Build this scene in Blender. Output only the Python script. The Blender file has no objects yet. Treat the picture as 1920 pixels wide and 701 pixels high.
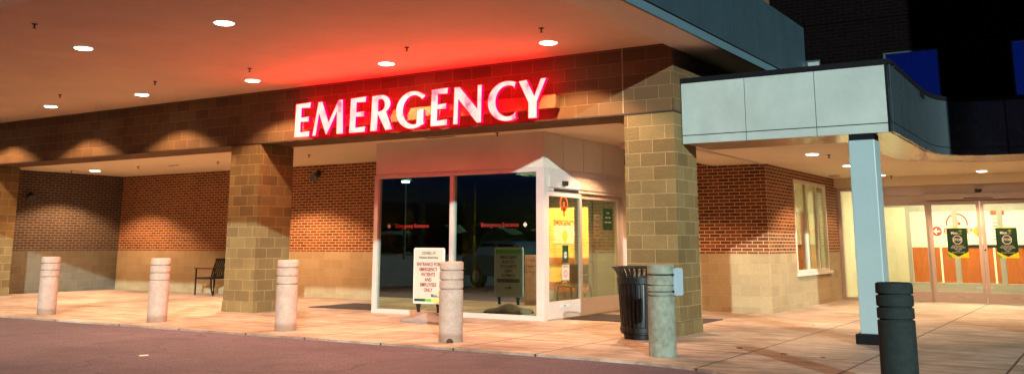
import bpy, bmesh, math, random
from mathutils import Vector, Matrix
R = math.radians
PI = math.pi
random.seed(7)
S = bpy.context.scene
COL = S.collection

# ------------------------------------------------------------------ camera
cam_d = bpy.data.cameras.new('camera')
cam = bpy.data.objects.new('camera', cam_d)
COL.objects.link(cam)
cam.location = (0, 0, 1.3)
cam.rotation_euler = (R(90 + 10.721), 0, R(32.034))
cam_d.sensor_fit = 'HORIZONTAL'
cam_d.sensor_width = 36
cam_d.lens = 36 * 1758.6 / 1920
cam_d.shift_x = (960 - 978.0) / 1920
cam_d.shift_y = -(350.5 - 123.6) / 1920
cam_d.clip_start = 0.05
cam_d.clip_end = 1500
S.camera = cam

# ------------------------------------------------------------------ sky, lot light, exposure
world = bpy.data.worlds.new('World')
S.world = world
world.use_nodes = True
wn = world.node_tree
bg = wn.nodes['Background']
SUN_DIR = Vector((-0.86, 1.0, -0.33)).normalized()      # the way the cool light from the parking lot travels
sky = wn.nodes.new('ShaderNodeTexSky')
sky.sky_type = 'NISHITA'
sky.sun_disc = False
sky.sun_elevation = R(-2)
sky.sun_rotation = R(150)
mulc = wn.nodes.new('ShaderNodeMix')
mulc.data_type = 'RGBA'
mulc.blend_type = 'MULTIPLY'
mulc.inputs[0].default_value = 1
mulc.inputs[7].default_value = (0.03, 0.12, 1.9, 1)
wn.links.new(sky.outputs[0], mulc.inputs[6])
wn.links.new(mulc.outputs[2], bg.inputs[0])
bg.inputs[1].default_value = 0.15

sun_d = bpy.data.lights.new('lot_light', 'SUN')
sun_d.energy = 4.8
sun_d.angle = R(0.5)
sun_d.color = (0.78, 1.0, 0.92)
sun = bpy.data.objects.new('lot_light', sun_d)
COL.objects.link(sun)
sun.rotation_euler = SUN_DIR.to_track_quat('-Z', 'Y').to_euler()

S.view_settings.view_transform = 'Standard'
S.view_settings.look = 'None'
S.view_settings.exposure = 0.0
S.view_settings.gamma = 1
S.render.engine = 'CYCLES'
S.cycles.use_denoising = True
S.cycles.max_bounces = 7
S.cycles.transparent_max_bounces = 16
S.cycles.sample_clamp_indirect = 6
S.cycles.caustics_reflective = False
S.cycles.caustics_refractive = False

# ------------------------------------------------------------------ materials
def new_mat(name):
    m = bpy.data.materials.new(name)
    m.use_nodes = True
    return m, m.node_tree, m.node_tree.nodes['Principled BSDF']

def N(nt, typ, **kw):
    n = nt.nodes.new(typ)
    for k, v in kw.items():
        setattr(n, k, v)
    return n

def ramp(nt, src, pts):
    r = N(nt, 'ShaderNodeValToRGB')
    while len(r.color_ramp.elements) < len(pts):
        r.color_ramp.elements.new(0.5)
    for e, (p, c) in zip(r.color_ramp.elements, pts):
        e.position = p
        e.color = c if len(c) == 4 else (*c, 1)
    nt.links.new(src, r.inputs[0])
    return r.outputs[0]

def mixc(nt, fac, a, b, mode='MIX'):
    m = N(nt, 'ShaderNodeMix', data_type='RGBA', blend_type=mode)
    for sock, v in ((m.inputs[0], fac), (m.inputs[6], a), (m.inputs[7], b)):
        if isinstance(v, (int, float)):
            sock.default_value = v
        elif isinstance(v, tuple):
            sock.default_value = v if len(v) == 4 else (*v, 1)
        else:
            nt.links.new(v, sock)
    return m.outputs[2]

def noise(nt, scale, detail=4, rough=0.6, vec=None):
    n = N(nt, 'ShaderNodeTexNoise')
    n.inputs['Scale'].default_value = scale
    n.inputs['Detail'].default_value = detail
    n.inputs['Roughness'].default_value = rough
    if vec is not None:
        nt.links.new(vec, n.inputs['Vector'])
    return n.outputs['Fac']

def texco(nt, which='Object'):
    return N(nt, 'ShaderNodeTexCoord').outputs[which]

def bump(nt, bsdf, h, strength=0.3, dist=0.01):
    b = N(nt, 'ShaderNodeBump')
    b.inputs['Strength'].default_value = strength
    b.inputs['Distance'].default_value = dist
    nt.links.new(h, b.inputs['Height'])
    nt.links.new(b.outputs[0], bsdf.inputs['Normal'])

def plain(name, col, rough=0.6, metal=0.0, var=0.12, scale=6.0, bmp=0.0, bscale=200, spec=0.5):
    m, nt, b = new_mat(name)
    co = texco(nt)
    f = noise(nt, scale, 5, 0.6, co)
    c0 = tuple(min(1, x * (1 - var)) for x in col)
    c1 = tuple(min(1, x * (1 + var)) for x in col)
    nt.links.new(ramp(nt, f, [(0.3, c0), (0.7, c1)]), b.inputs['Base Color'])
    r = N(nt, 'ShaderNodeMapRange')
    r.inputs[3].default_value = max(0.02, rough - 0.08)
    r.inputs[4].default_value = min(1, rough + 0.08)
    nt.links.new(f, r.inputs[0])
    nt.links.new(r.outputs[0], b.inputs['Roughness'])
    b.inputs['Metallic'].default_value = metal
    b.inputs['Specular IOR Level'].default_value = spec
    if bmp:
        bump(nt, b, noise(nt, bscale, 3, 0.6, co), bmp, 0.004 if bscale > 20 else 0.05)
    return m

def masonry(name, bw, bh, mortar, c1, c2, cm, rough=0.85, split=0.0, smooth=0.1, bias=0.0, shift=(0, 0), stain=0.25, offset=0.5):
    """blocks or bricks laid out in metres on the UV map"""
    m, nt, b = new_mat(name)
    uv = texco(nt, 'UV')
    mp = N(nt, 'ShaderNodeMapping')
    mp.inputs['Location'].default_value = (shift[0], shift[1], 0)
    nt.links.new(uv, mp.inputs[0])
    br = N(nt, 'ShaderNodeTexBrick')
    br.offset = offset
    nt.links.new(mp.outputs[0], br.inputs['Vector'])
    br.inputs['Scale'].default_value = 1
    br.inputs['Brick Width'].default_value = bw
    br.inputs['Row Height'].default_value = bh
    br.inputs['Mortar Size'].default_value = mortar
    br.inputs['Mortar Smooth'].default_value = smooth
    br.inputs['Bias'].default_value = bias
    br.inputs['Color1'].default_value = (*c1, 1)
    br.inputs['Color2'].default_value = (*c2, 1)
    br.inputs['Mortar'].default_value = (*cm, 1)
    co = texco(nt, 'Object')
    fine = noise(nt, 55, 4, 0.7, co)
    big = noise(nt, 1.3, 4, 0.6, co)
    c = mixc(nt, 0.35 if split else 0.2, br.outputs['Color'], ramp(nt, fine, [(0.3, (0.25, 0.25, 0.25)), (0.7, (1, 1, 1))]), 'MULTIPLY')
    c = mixc(nt, stain, c, ramp(nt, big, [(0.3, (0.45, 0.42, 0.4)), (0.65, (1, 1, 1))]), 'MULTIPLY')
    nt.links.new(c, b.inputs['Base Color'])
    b.inputs['Roughness'].default_value = rough
    b.inputs['Specular IOR Level'].default_value = 0.3
    h = N(nt, 'ShaderNodeMath', operation='SUBTRACT')
    h.inputs[0].default_value = 1.0
    nt.links.new(br.outputs['Fac'], h.inputs[1])
    h2 = N(nt, 'ShaderNodeMath', operation='MULTIPLY_ADD')
    nt.links.new(noise(nt, 28, 5, 0.75, co), h2.inputs[0])
    h2.inputs[1].default_value = 0.25 + 1.6 * split
    nt.links.new(h.outputs[0], h2.inputs[2])
    bump(nt, b, h2.outputs[0], 0.7, 0.008 + 0.01 * split)
    return m

def glass(name, refl, tint, rough=0.0, col=(1, 1, 1)):
    m, nt, b = new_mat(name)
    nt.nodes.remove(b)
    out = nt.nodes['Material Output']
    t = N(nt, 'ShaderNodeBsdfTransparent')
    t.inputs[0].default_value = (*tint, 1)
    g = N(nt, 'ShaderNodeBsdfGlossy')
    g.inputs['Roughness'].default_value = rough
    g.inputs[0].default_value = (*col, 1)
    lw = N(nt, 'ShaderNodeLayerWeight')
    lw.inputs[0].default_value = 0.15
    mr = N(nt, 'ShaderNodeMapRange')
    mr.inputs[3].default_value = refl
    mr.inputs[4].default_value = min(1, refl + 0.5)
    nt.links.new(lw.outputs['Fresnel'], mr.inputs[0])
    mx = N(nt, 'ShaderNodeMixShader')
    nt.links.new(mr.outputs[0], mx.inputs[0])
    nt.links.new(t.outputs[0], mx.inputs[1])
    nt.links.new(g.outputs[0], mx.inputs[2])
    nt.links.new(mx.outputs[0], out.inputs[0])
    return m

def emis(name, col, strength):
    m, nt, b = new_mat(name)
    b.inputs['Base Color'].default_value = (*[min(1, c) * 0.6 for c in col], 1)
    b.inputs['Emission Color'].default_value = (*col, 1)
    b.inputs['Emission Strength'].default_value = strength
    return m

M = {}
M['block'] = masonry('split_face_block', 0.4064, 0.2032, 0.0045, (0.30, 0.205, 0.088), (0.185, 0.12, 0.048), (0.50, 0.37, 0.20), split=0.8, stain=0.45, shift=(0.12, 0))
M['fascia_block'] = masonry('ground_face_block', 0.4064, 0.2032, 0.0045, (0.17, 0.095, 0.042), (0.115, 0.06, 0.027), (0.26, 0.165, 0.085), split=0.12, stain=0.3)
M['smooth_block'] = masonry('plain_block', 0.4064, 0.2032, 0.004, (0.46, 0.35, 0.21), (0.39, 0.29, 0.17), (0.55, 0.44, 0.28), split=0.15, stain=0.25, shift=(0.0, 0.10))
M['brick'] = masonry('red_brick', 0.2150, 0.0677, 0.0072, (0.27, 0.070, 0.026), (0.14, 0.031, 0.014), (0.64, 0.47, 0.25), split=0.05, stain=0.2, smooth=0.05)
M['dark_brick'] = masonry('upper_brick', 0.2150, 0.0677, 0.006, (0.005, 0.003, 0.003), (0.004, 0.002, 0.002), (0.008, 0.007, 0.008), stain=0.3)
M['shade_brick'] = masonry('shade_painted_brick', 0.2150, 0.0677, 0.0072, (0.075, 0.045, 0.032), (0.045, 0.028, 0.022), (0.24, 0.19, 0.14), stain=0.3)  # recess side wall brick, its shade painted in as a darker colour
M['shade_block'] = masonry('shade_painted_block', 0.4064, 0.2032, 0.004, (0.17, 0.15, 0.11), (0.14, 0.12, 0.09), (0.22, 0.19, 0.14), stain=0.35, shift=(0.0, 0.10))  # block base of that side wall, shade painted into the colour too
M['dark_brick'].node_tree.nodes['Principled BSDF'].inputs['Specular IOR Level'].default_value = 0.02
M['soffit'] = plain('painted_soffit', (0.60, 0.45, 0.32), 0.75, var=0.09, scale=0.8, bmp=0.1, bscale=160)
M['low_soffit'] = plain('cream_soffit', (0.76, 0.66, 0.48), 0.7, var=0.04, scale=1.2, bmp=0.08, bscale=160)
M['trim_soffit'] = plain('metal_soffit_trim', (0.58, 0.48, 0.40), 0.45, var=0.04)
M['gloss'] = plain('glossy_metal_soffit', (0.60, 0.50, 0.38), 0.16, var=0.03, spec=0.8)
M['raceway'] = plain('brown_raceway_paint', (0.24, 0.115, 0.05), 0.5)
M['groove'] = plain('dark_reveal', (0.03, 0.015, 0.012), 0.7)
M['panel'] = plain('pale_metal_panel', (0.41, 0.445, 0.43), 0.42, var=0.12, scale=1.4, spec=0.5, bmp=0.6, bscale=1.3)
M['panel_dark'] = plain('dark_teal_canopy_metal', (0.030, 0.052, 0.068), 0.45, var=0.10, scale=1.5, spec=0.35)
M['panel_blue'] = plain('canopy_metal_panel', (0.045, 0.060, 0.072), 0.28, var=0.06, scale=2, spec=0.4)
M['panel_strip'] = plain('canopy_edge_strip', (0.085, 0.14, 0.18), 0.45, var=0.06, scale=2, spec=0.4)
M['flash'] = plain('black_roof_flashing', (0.008, 0.008, 0.010), 0.7, spec=0.1)
M['alu'] = plain('mauve_anodised_frame', (0.56, 0.48, 0.46), 0.38, metal=0.0, var=0.05, scale=5)
M['alu_grey'] = plain('grey_inner_frame', (0.42, 0.40, 0.34), 0.45, var=0.05)
M['vest_panel'] = plain('pale_header_panel', (0.62, 0.56, 0.49), 0.6, var=0.07, scale=1.6)
M['black'] = plain('black_plastic', (0.01, 0.01, 0.01), 0.4)
M['black_steel'] = plain('black_coated_steel', (0.006, 0.006, 0.007), 0.4, spec=0.35)
M['mat'] = plain('ribbed_entrance_mat', (0.03, 0.02, 0.024), 0.95, var=0.3, scale=60)
M['white_wall'] = plain('cream_interior_wall', (0.76, 0.71, 0.52), 0.8, var=0.04)
M['yellow_wall'] = plain('yellow_lobby_wall', (0.75, 0.55, 0.14), 0.8, var=0.05)
M['grey_wall'] = plain('olive_interior_wall', (0.42, 0.39, 0.27), 0.8, var=0.06)
M['tile'] = plain('interior_floor_tile', (0.30, 0.26, 0.20), 0.35, var=0.15, scale=2)
M['white'] = plain('white_plastic', (0.58, 0.57, 0.56), 0.4, var=0.03)
M['sign_white'] = plain('sign_sheet_white', (0.50, 0.46, 0.42), 0.6, var=0.02)
M['plaque'] = plain('pale_blue_plaque', (0.36, 0.44, 0.52), 0.5, var=0.03)
M['text_red'] = plain('dark_red_ink', (0.20, 0.008, 0.015), 0.7, var=0.0)
M['text_dark'] = plain('dark_grey_ink', (0.06, 0.06, 0.07), 0.6, var=0.0)
M['vinyl_red'] = plain('red_vinyl', (0.75, 0.03, 0.02), 0.5, var=0.0)
M['decal_red'] = plain('deep_red_decal', (0.32, 0.012, 0.012), 0.6, var=0.0)
M['vinyl_orange'] = plain('orange_red_vinyl', (0.85, 0.09, 0.02), 0.5, var=0.0)
M['poster_green'] = plain('dark_green_print', (0.006, 0.045, 0.02), 0.4, var=0.05)
M['poster_yellow'] = plain('yellow_green_print', (0.75, 0.72, 0.02), 0.5, var=0.03)
M['poster_lime'] = plain('green_print', (0.10, 0.42, 0.05), 0.5, var=0.03)
M['gold'] = plain('mustard_sticker', (0.60, 0.46, 0.04), 0.5, var=0.03)
M['base_grey'] = plain('grey_moulded_plastic', (0.20, 0.165, 0.17), 0.6, var=0.1, scale=8)
M['column_metal'] = plain('pale_blue_column_paint', (0.33, 0.42, 0.45), 0.4, var=0.03, scale=2)
M['steel'] = plain('brushed_steel', (0.55, 0.50, 0.45), 0.3, metal=0.9, var=0.05)
M['car_paint'] = plain('dark_blue_car_paint', (0.03, 0.06, 0.10), 0.25, var=0.02, spec=0.8)
M['rubber'] = plain('tyre_rubber', (0.02, 0.02, 0.02), 0.8)
M['foliage'] = plain('far_dark_foliage', (0.03, 0.05, 0.02), 0.9, var=0.4, scale=0.5)
M['lamp'] = emis('downlight_lens', (1.0, 0.88, 0.74), 22)
M['lamp_in'] = emis('interior_light_lens', (1.0, 0.93, 0.75), 7)
M['front_glass'] = glass('reflective_window_glass', 0.50, (0.30, 0.34, 0.28), col=(0.66, 0.95, 0.80))
M['door_glass'] = glass('clear_door_glass', 0.05, (0.90, 0.92, 0.84))
M['up_glass'] = glass('dark_upper_window_glass', 0.75, (0.02, 0.02, 0.03))

# wood wainscot
m, nt, b = new_mat('orange_wood_panelling')
co = texco(nt)
mp = N(nt, 'ShaderNodeMapping'); mp.inputs['Scale'].default_value = (14, 14, 0.7)
nt.links.new(co, mp.inputs[0])
f = noise(nt, 3, 6, 0.65, mp.outputs[0])
nt.links.new(ramp(nt, f, [(0.25, (0.26, 0.055, 0.008)), (0.55, (0.36, 0.09, 0.012)), (0.8, (0.46, 0.14, 0.025))]), b.inputs['Base Color'])
b.inputs['Roughness'].default_value = 0.4
M['wood'] = m

# bollard concrete
m, nt, b = new_mat('cast_concrete')
co = texco(nt)
f = noise(nt, 9, 6, 0.7, co); g = noise(nt, 120, 2, 0.7, co)
c = ramp(nt, f, [(0.25, (0.38, 0.27, 0.235)), (0.55, (0.50, 0.37, 0.325)), (0.8, (0.58, 0.45, 0.40))])
c = mixc(nt, 0.8, c, ramp(nt, g, [(0.33, (0.55, 0.5, 0.45)), (0.45, (1, 1, 1))]), 'MULTIPLY')
oi = N(nt, 'ShaderNodeObjectInfo')
c = mixc(nt, 0.55, c, ramp(nt, oi.outputs['Random'], [(0.0, (0.62, 0.66, 0.66)), (0.5, (1.0, 0.93, 0.88)), (1.0, (0.85, 0.85, 0.8))]), 'MULTIPLY')
sz = N(nt, 'ShaderNodeSeparateXYZ'); nt.links.new(co, sz.inputs[0])
gz = N(nt, 'ShaderNodeMath', operation='MULTIPLY_ADD'); nt.links.new(f, gz.inputs[0]); gz.inputs[1].default_value = -0.16; nt.links.new(sz.outputs[2], gz.inputs[2])
c = mixc(nt, 0.7, c, ramp(nt, gz.outputs[0], [(0.0, (0.5, 0.42, 0.36)), (0.06, (1, 1, 1))]), 'MULTIPLY')
nt.links.new(c, b.inputs['Base Color'])
b.inputs['Roughness'].default_value = 0.85
bump(nt, b, g, 0.3, 0.003)
M['concrete'] = m
M['shade_concrete'] = plain('shade_painted_concrete', (0.018, 0.024, 0.024), 0.85, var=0.25, scale=14, bmp=0.4, bscale=120, spec=0.25)  # near right bollard: shade put into the concrete colour

# pavement with saw-cut joints
m, nt, b = new_mat('concrete_pavement')
co = texco(nt)
sx = N(nt, 'ShaderNodeSeparateXYZ'); nt.links.new(co, sx.inputs[0])
def joint(axis_out, vals, w):
    cur = None
    for v in vals:
        s1 = N(nt, 'ShaderNodeMath', operation='COMPARE')
        nt.links.new(axis_out, s1.inputs[0]); s1.inputs[1].default_value = v; s1.inputs[2].default_value = w
        if cur is None: cur = s1.outputs[0]
        else:
            mx = N(nt, 'ShaderNodeMath', operation='MAXIMUM')
            nt.links.new(cur, mx.inputs[0]); nt.links.new(s1.outputs[0], mx.inputs[1]); cur = mx.outputs[0]
    return cur
jx = joint(sx.outputs[0], [-26.6, -24.8, -23, -21.2, -19.4, -17.7, -15.9, -14.1, -12.6, -11.1, -9.9, -8.5, -7.3, -6.08, -3.95, -2.55, -1.1, 0.4], 0.014)
jy = joint(sx.outputs[1], [8.2, 11.45, 12.65, 14.3, 15.9, 17.3, 18.8, 20.3, 21.8], 0.014)
jj = N(nt, 'ShaderNodeMath', operation='MAXIMUM'); nt.links.new(jx, jj.inputs[0]); nt.links.new(jy, jj.inputs[1])
big = noise(nt, 0.55, 6, 0.65, co); mid = noise(nt, 3.1, 6, 0.7, co); fine = noise(nt, 90, 3, 0.7, co)
mp = N(nt, 'ShaderNodeMapping'); mp.inputs['Scale'].default_value = (1.2, 7, 1); nt.links.new(co, mp.inputs[0])
streak = noise(nt, 0.9, 5, 0.65, mp.outputs[0])
c = ramp(nt, big, [(0.35, (0.36, 0.265, 0.215)), (0.62, (0.68, 0.55, 0.47))])
c = mixc(nt, 0.75, c, ramp(nt, mid, [(0.3, (0.5, 0.45, 0.42)), (0.62, (1, 1, 1))]), 'MULTIPLY')
spots = noise(nt, 11, 3, 0.5, co)
c = mixc(nt, 0.8, c, ramp(nt, spots, [(0.24, (0.35, 0.3, 0.28)), (0.30, (1, 1, 1))]), 'MULTIPLY')
c = mixc(nt, 0.75, c, ramp(nt, streak, [(0.36, (0.5, 0.42, 0.38)), (0.58, (1, 1, 1))]), 'MULTIPLY')
c = mixc(nt, 0.3, c, ramp(nt, fine, [(0.3, (0.6, 0.6, 0.6)), (0.6, (1, 1, 1))]), 'MULTIPLY')
c = mixc(nt, jj.outputs[0], c, (0.05, 0.035, 0.03))
nt.links.new(c, b.inputs['Base Color'])
rr = N(nt, 'ShaderNodeMapRange'); rr.inputs[3].default_value = 0.36; rr.inputs[4].default_value = 0.72
nt.links.new(mid, rr.inputs[0]); nt.links.new(rr.outputs[0], b.inputs['Roughness'])
bump(nt, b, fine, 0.15, 0.002)
M['pavement'] = m

# asphalt
m, nt, b = new_mat('asphalt')
co = texco(nt)
big = noise(nt, 0.35, 6, 0.65, co); mid = noise(nt, 4, 6, 0.75, co); fine = noise(nt, 38, 6, 0.9, co)
c = ramp(nt, big, [(0.3, (0.050, 0.031, 0.050)), (0.7, (0.110, 0.072, 0.108))])
c = mixc(nt, 0.5, c, ramp(nt, mid, [(0.35, (0.55, 0.55, 0.55)), (0.65, (1, 1, 1))]), 'MULTIPLY')
c = mixc(nt, 0.8, c, ramp(nt, fine, [(0.3, (0.4, 0.4, 0.4)), (0.52, (1, 1, 1)), (0.62, (3.2, 3.0, 3.0))]), 'MULTIPLY')
dv = N(nt, 'ShaderNodeVectorMath', operation='MULTIPLY_ADD')
nz = N(nt, 'ShaderNodeTexNoise'); nz.inputs['Scale'].default_value = 1.2; nz.inputs['Detail'].default_value = 5; nt.links.new(co, nz.inputs['Vector'])
nt.links.new(nz.outputs['Color'], dv.inputs[0]); dv.inputs[1].default_value = (1.2, 1.2, 0); nt.links.new(co, dv.inputs[2])
vo = N(nt, 'ShaderNodeTexVoronoi', feature='DISTANCE_TO_EDGE'); vo.inputs['Scale'].default_value = 0.22; nt.links.new(dv.outputs[0], vo.inputs['Vector'])
c = mixc(nt, 0.75, c, ramp(nt, vo.outputs['Distance'], [(0.0, (0.2, 0.2, 0.2)), (0.006, (1, 1, 1))]), 'MULTIPLY')
oil = noise(nt, 0.9, 3, 0.5, co)
c = mixc(nt, 0.7, c, ramp(nt, oil, [(0.30, (0.45, 0.43, 0.45)), (0.44, (1, 1, 1))]), 'MULTIPLY')
nt.links.new(c, b.inputs['Base Color'])
b.inputs['Roughness'].default_value = 0.8
bump(nt, b, fine, 0.5, 0.006)
M['asphalt'] = m

# glowing letter faces: white-hot with uneven pink patches
m, nt, b = new_mat('lit_red_letter_face')
co = texco(nt)
f = noise(nt, 4.2, 2, 0.4, co)
ec = ramp(nt, f, [(0.28, (14.0, 0.16, 0.30)), (0.42, (24, 0.72, 0.66)), (0.60, (30, 0.92, 0.80))])
b.inputs['Base Color'].default_value = (0.5, 0.05, 0.05, 1)
nt.links.new(ec, b.inputs['Emission Color'])
b.inputs['Emission Strength'].default_value = 1.0
M['letter_face'] = m
M['letter_side'] = emis('red_letter_side', (1.0, 0.0, 0.012), 17)

# ------------------------------------------------------------------ mesh helpers
def add_box(bm, x0, x1, y0, y1, z0, z1, mi=0):
    vs = [bm.verts.new(p) for p in ((x0, y0, z0), (x1, y0, z0), (x1, y1, z0), (x0, y1, z0), (x0, y0, z1), (x1, y0, z1), (x1, y1, z1), (x0, y1, z1))]
    for q in ((3, 2, 1, 0), (4, 5, 6, 7), (0, 1, 5, 4), (1, 2, 6, 5), (2, 3, 7, 6), (3, 0, 4, 7)):
        bm.faces.new([vs[i] for i in q]).material_index = mi

def box(*a):
    bm = bmesh.new(); add_box(bm, *a); return bm

def boxes(lst):
    bm = bmesh.new()
    for a in lst: add_box(bm, *a)
    return bm

def add_prism(bm, pts, axis, a0, a1, mi=0):
    """polygon pts (2D) extruded along axis: 'x' -> pts are (y,z); 'y' -> (x,z); 'z' -> (x,y)"""
    def P(p, t):
        return {'x': (t, p[0], p[1]), 'y': (p[0], t, p[1]), 'z': (p[0], p[1], t)}[axis]
    a = [bm.verts.new(P(p, a0)) for p in pts]; b = [bm.verts.new(P(p, a1)) for p in pts]
    n = len(pts)
    fs = [bm.faces.new(a), bm.faces.new(b[::-1])]
    for i in range(n):
        fs.append(bm.faces.new((a[i], b[i], b[(i + 1) % n], a[(i + 1) % n])))
    for f in fs: f.material_index = mi

def add_lathe(bm, prof, cx=0, cy=0, seg=32, cap=True):
    rings = []
    for r, z in prof:
        rings.append([bm.verts.new((cx + r * math.cos(2 * PI * k / seg), cy + r * math.sin(2 * PI * k / seg), z)) for k in range(seg)])
    for a, b in zip(rings, rings[1:]):
        for k in range(seg):
            bm.faces.new((a[k], a[(k + 1) % seg], b[(k + 1) % seg], b[k]))
    if cap:
        bm.faces.new(rings[0][::-1]); bm.faces.new(rings[-1])

def add_tube(bm, p0, p1, r0, r1=None, seg=10):
    r1 = r0 if r1 is None else r1
    p0, p1 = Vector(p0), Vector(p1)
    d = (p1 - p0).normalized()
    u = d.orthogonal().normalized(); v = d.cross(u)
    A = [bm.verts.new(p0 + r0 * (math.cos(2 * PI * k / seg) * u + math.sin(2 * PI * k / seg) * v)) for k in range(seg)]
    B = [bm.verts.new(p1 + r1 * (math.cos(2 * PI * k / seg) * u + math.sin(2 * PI * k / seg) * v)) for k in range(seg)]
    for k in range(seg): bm.faces.new((A[k], A[(k + 1) % seg], B[(k + 1) % seg], B[k]))
    bm.faces.new(A[::-1]); bm.faces.new(B)

def world_loc(o):
    v = Vector((0, 0, 0))
    while o is not None:
        v += o.location; o = o.parent
    return v

def obj(name, bm, mat, parent=None, smooth=False, bevel=0.0, label=None):
    """links bm (written in world metres) as ONE mesh object, UVs in metres by face direction"""
    bmesh.ops.recalc_face_normals(bm, faces=bm.faces)
    uvl = bm.loops.layers.uv.new('UVMap')
    for f in bm.faces:
        n = f.normal; ax = max(range(3), key=lambda i: abs(n[i]))
        for l in f.loops:
            c = l.vert.co
            l[uvl].uv = (c.y, c.z) if ax == 0 else ((c.x, c.z) if ax == 1 else (c.x, c.y))
    me = bpy.data.meshes.new(name)
    off = world_loc(parent) if parent is not None else Vector((0, 0, 0))
    if off.length: bmesh.ops.translate(bm, verts=bm.verts, vec=-off)
    bm.to_mesh(me); bm.free()
    mats = mat if isinstance(mat, (list, tuple)) else [mat]
    for mm in mats: me.materials.append(M[mm] if isinstance(mm, str) else mm)
    o = bpy.data.objects.new(name, me)
    COL.objects.link(o)
    if parent is not None: o.parent = parent
    if smooth:
        for p in me.polygons: p.use_smooth = True
        me.set_sharp_from_angle(angle=R(35))
    if bevel:
        md = o.modifiers.new('bevel', 'BEVEL'); md.width = bevel; md.segments = 2; md.limit_method = 'ANGLE'; md.angle_limit = R(40)
    if label: o['label'] = label
    return o

def tag(o, label, cat, group=None):
    o['label'] = label; o['category'] = cat
    if group: o['group'] = group
    return o

def thing(name, label, cat, loc=(0, 0, 0), group=None, rz=0):
    o = bpy.data.objects.new(name, None); COL.objects.link(o)
    o.location = loc; o.rotation_euler.z = rz; o.empty_display_size = 0.1
    return tag(o, label, cat, group)

def struct(name, bm, mat):
    o = obj(name, bm, mat); o['kind'] = 'structure'; return o

def copy_tree(o, parent=None):
    c = o.copy(); COL.objects.link(c)
    if parent is not None: c.parent = parent
    for ch in list(o.children): copy_tree(ch, c)
    return c

def wall_panel(axis, a0, a1, z0, z1, t0, t1, holes=()):
    """wall running along axis ('x' or 'y'), thickness t0..t1 on the other one, with rectangular holes (a0,a1,z0,z1)"""
    xs = sorted({a0, a1, *[h[0] for h in holes], *[h[1] for h in holes]})
    zs = sorted({z0, z1, *[h[2] for h in holes], *[h[3] for h in holes]})
    bm = bmesh.new()
    for i in range(len(xs) - 1):
        for j in range(len(zs) - 1):
            cx, cz = (xs[i] + xs[i + 1]) / 2, (zs[j] + zs[j + 1]) / 2
            if any(h[0] < cx < h[1] and h[2] < cz < h[3] for h in holes): continue
            if axis == 'x': add_box(bm, xs[i], xs[i + 1], t0, t1, zs[j], zs[j + 1])
            else: add_box(bm, t0, t1, xs[i], xs[i + 1], zs[j], zs[j + 1])
    bmesh.ops.remove_doubles(bm, verts=bm.verts, dist=1e-4)
    # drop the inner faces between cells
    seen = {}
    for f in bm.faces:
        k = tuple(sorted(v.index for v in f.verts))
        seen.setdefault(k, []).append(f)
    bm.verts.index_update()
    seen = {}
    for f in bm.faces:
        seen.setdefault(tuple(sorted(v.index for v in f.verts)), []).append(f)
    bmesh.ops.delete(bm, geom=[f for v in seen.values() if len(v) > 1 for f in v], context='FACES_ONLY')
    return bm

FACE_FRONT = Matrix.Rotation(R(90), 4, 'X')                                  # text facing -y
FACE_BACK = Matrix.Rotation(R(180), 4, 'Z') @ Matrix.Rotation(R(90), 4, 'X')  # text facing +y
FACE_RIGHT = Matrix.Rotation(R(90), 4, 'Z') @ Matrix.Rotation(R(90), 4, 'X')  # text facing +x

def text_bm(s, size, loc, face=FACE_FRONT, align='CENTER', depth=0.001, sx=1.0, weight=0.0, lines=None):
    cu = bpy.data.curves.new('lettering', 'FONT')
    cu.body = s; cu.size = size; cu.align_x = align; cu.align_y = 'CENTER'; cu.extrude = depth; cu.offset = weight
    cu.resolution_u = 3
    o = bpy.data.objects.new('lettering', cu); COL.objects.link(o)
    dg = bpy.context.evaluated_depsgraph_get()
    me = bpy.data.meshes.new_from_object(o.evaluated_get(dg))
    bm = bmesh.new(); bm.from_mesh(me)
    bmesh.ops.transform(bm, matrix=Matrix.Translation(loc) @ face @ Matrix.Diagonal((sx, 1, 1, 1)), verts=bm.verts)
    bpy.data.objects.remove(o); bpy.data.curves.remove(cu); bpy.data.meshes.remove(me)
    for f in bm.faces: f.material_index = 0
    return bm

def print_lines(items, mat, parent, name='text_line'):
    for b_ in items: obj(name, b_, mat, parent)

def join_bm(lst):
    out = bmesh.new()
    for b in lst:
        me = bpy.data.meshes.new('t'); b.to_mesh(me); b.free(); out.from_mesh(me); bpy.data.meshes.remove(me)
    return out

# ------------------------------------------------------------------ ground
curb = [(-70, 10.02), (-6.4, 10.03), (-5.4, 10.02), (-4.6, 9.98), (-4.0, 9.84), (-3.46, 9.55), (-2.8, 9.0), (-2.1, 8.0), (-1.6, 6.6), (-1.3, 5.0), (-1.1, 3.0), (-1.0, 0.5), (-1.0, -1.2), (3.0, -3.0), (30, -3.0)]
bm = box(-400, 400, -400, 400, -0.4, -0.03)
struct('ground', bm, 'asphalt')
bm = bmesh.new(); add_prism(bm, curb + [(30, 34), (-70, 34)], 'z', -0.2, 0.0)
struct('pavement', bm, 'pavement')

# lane line of the parking lot beyond the driveway
for k in range(7):
    o = struct('parking_line', box(-30 + k * 3.2, -29.9 + k * 3.2, -24, -18.5, -0.026, -0.022), 'white')

# ------------------------------------------------------------------ building: facade of blocks
YF = 13.0
ZB = 3.25
ZS = 4.292
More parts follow.
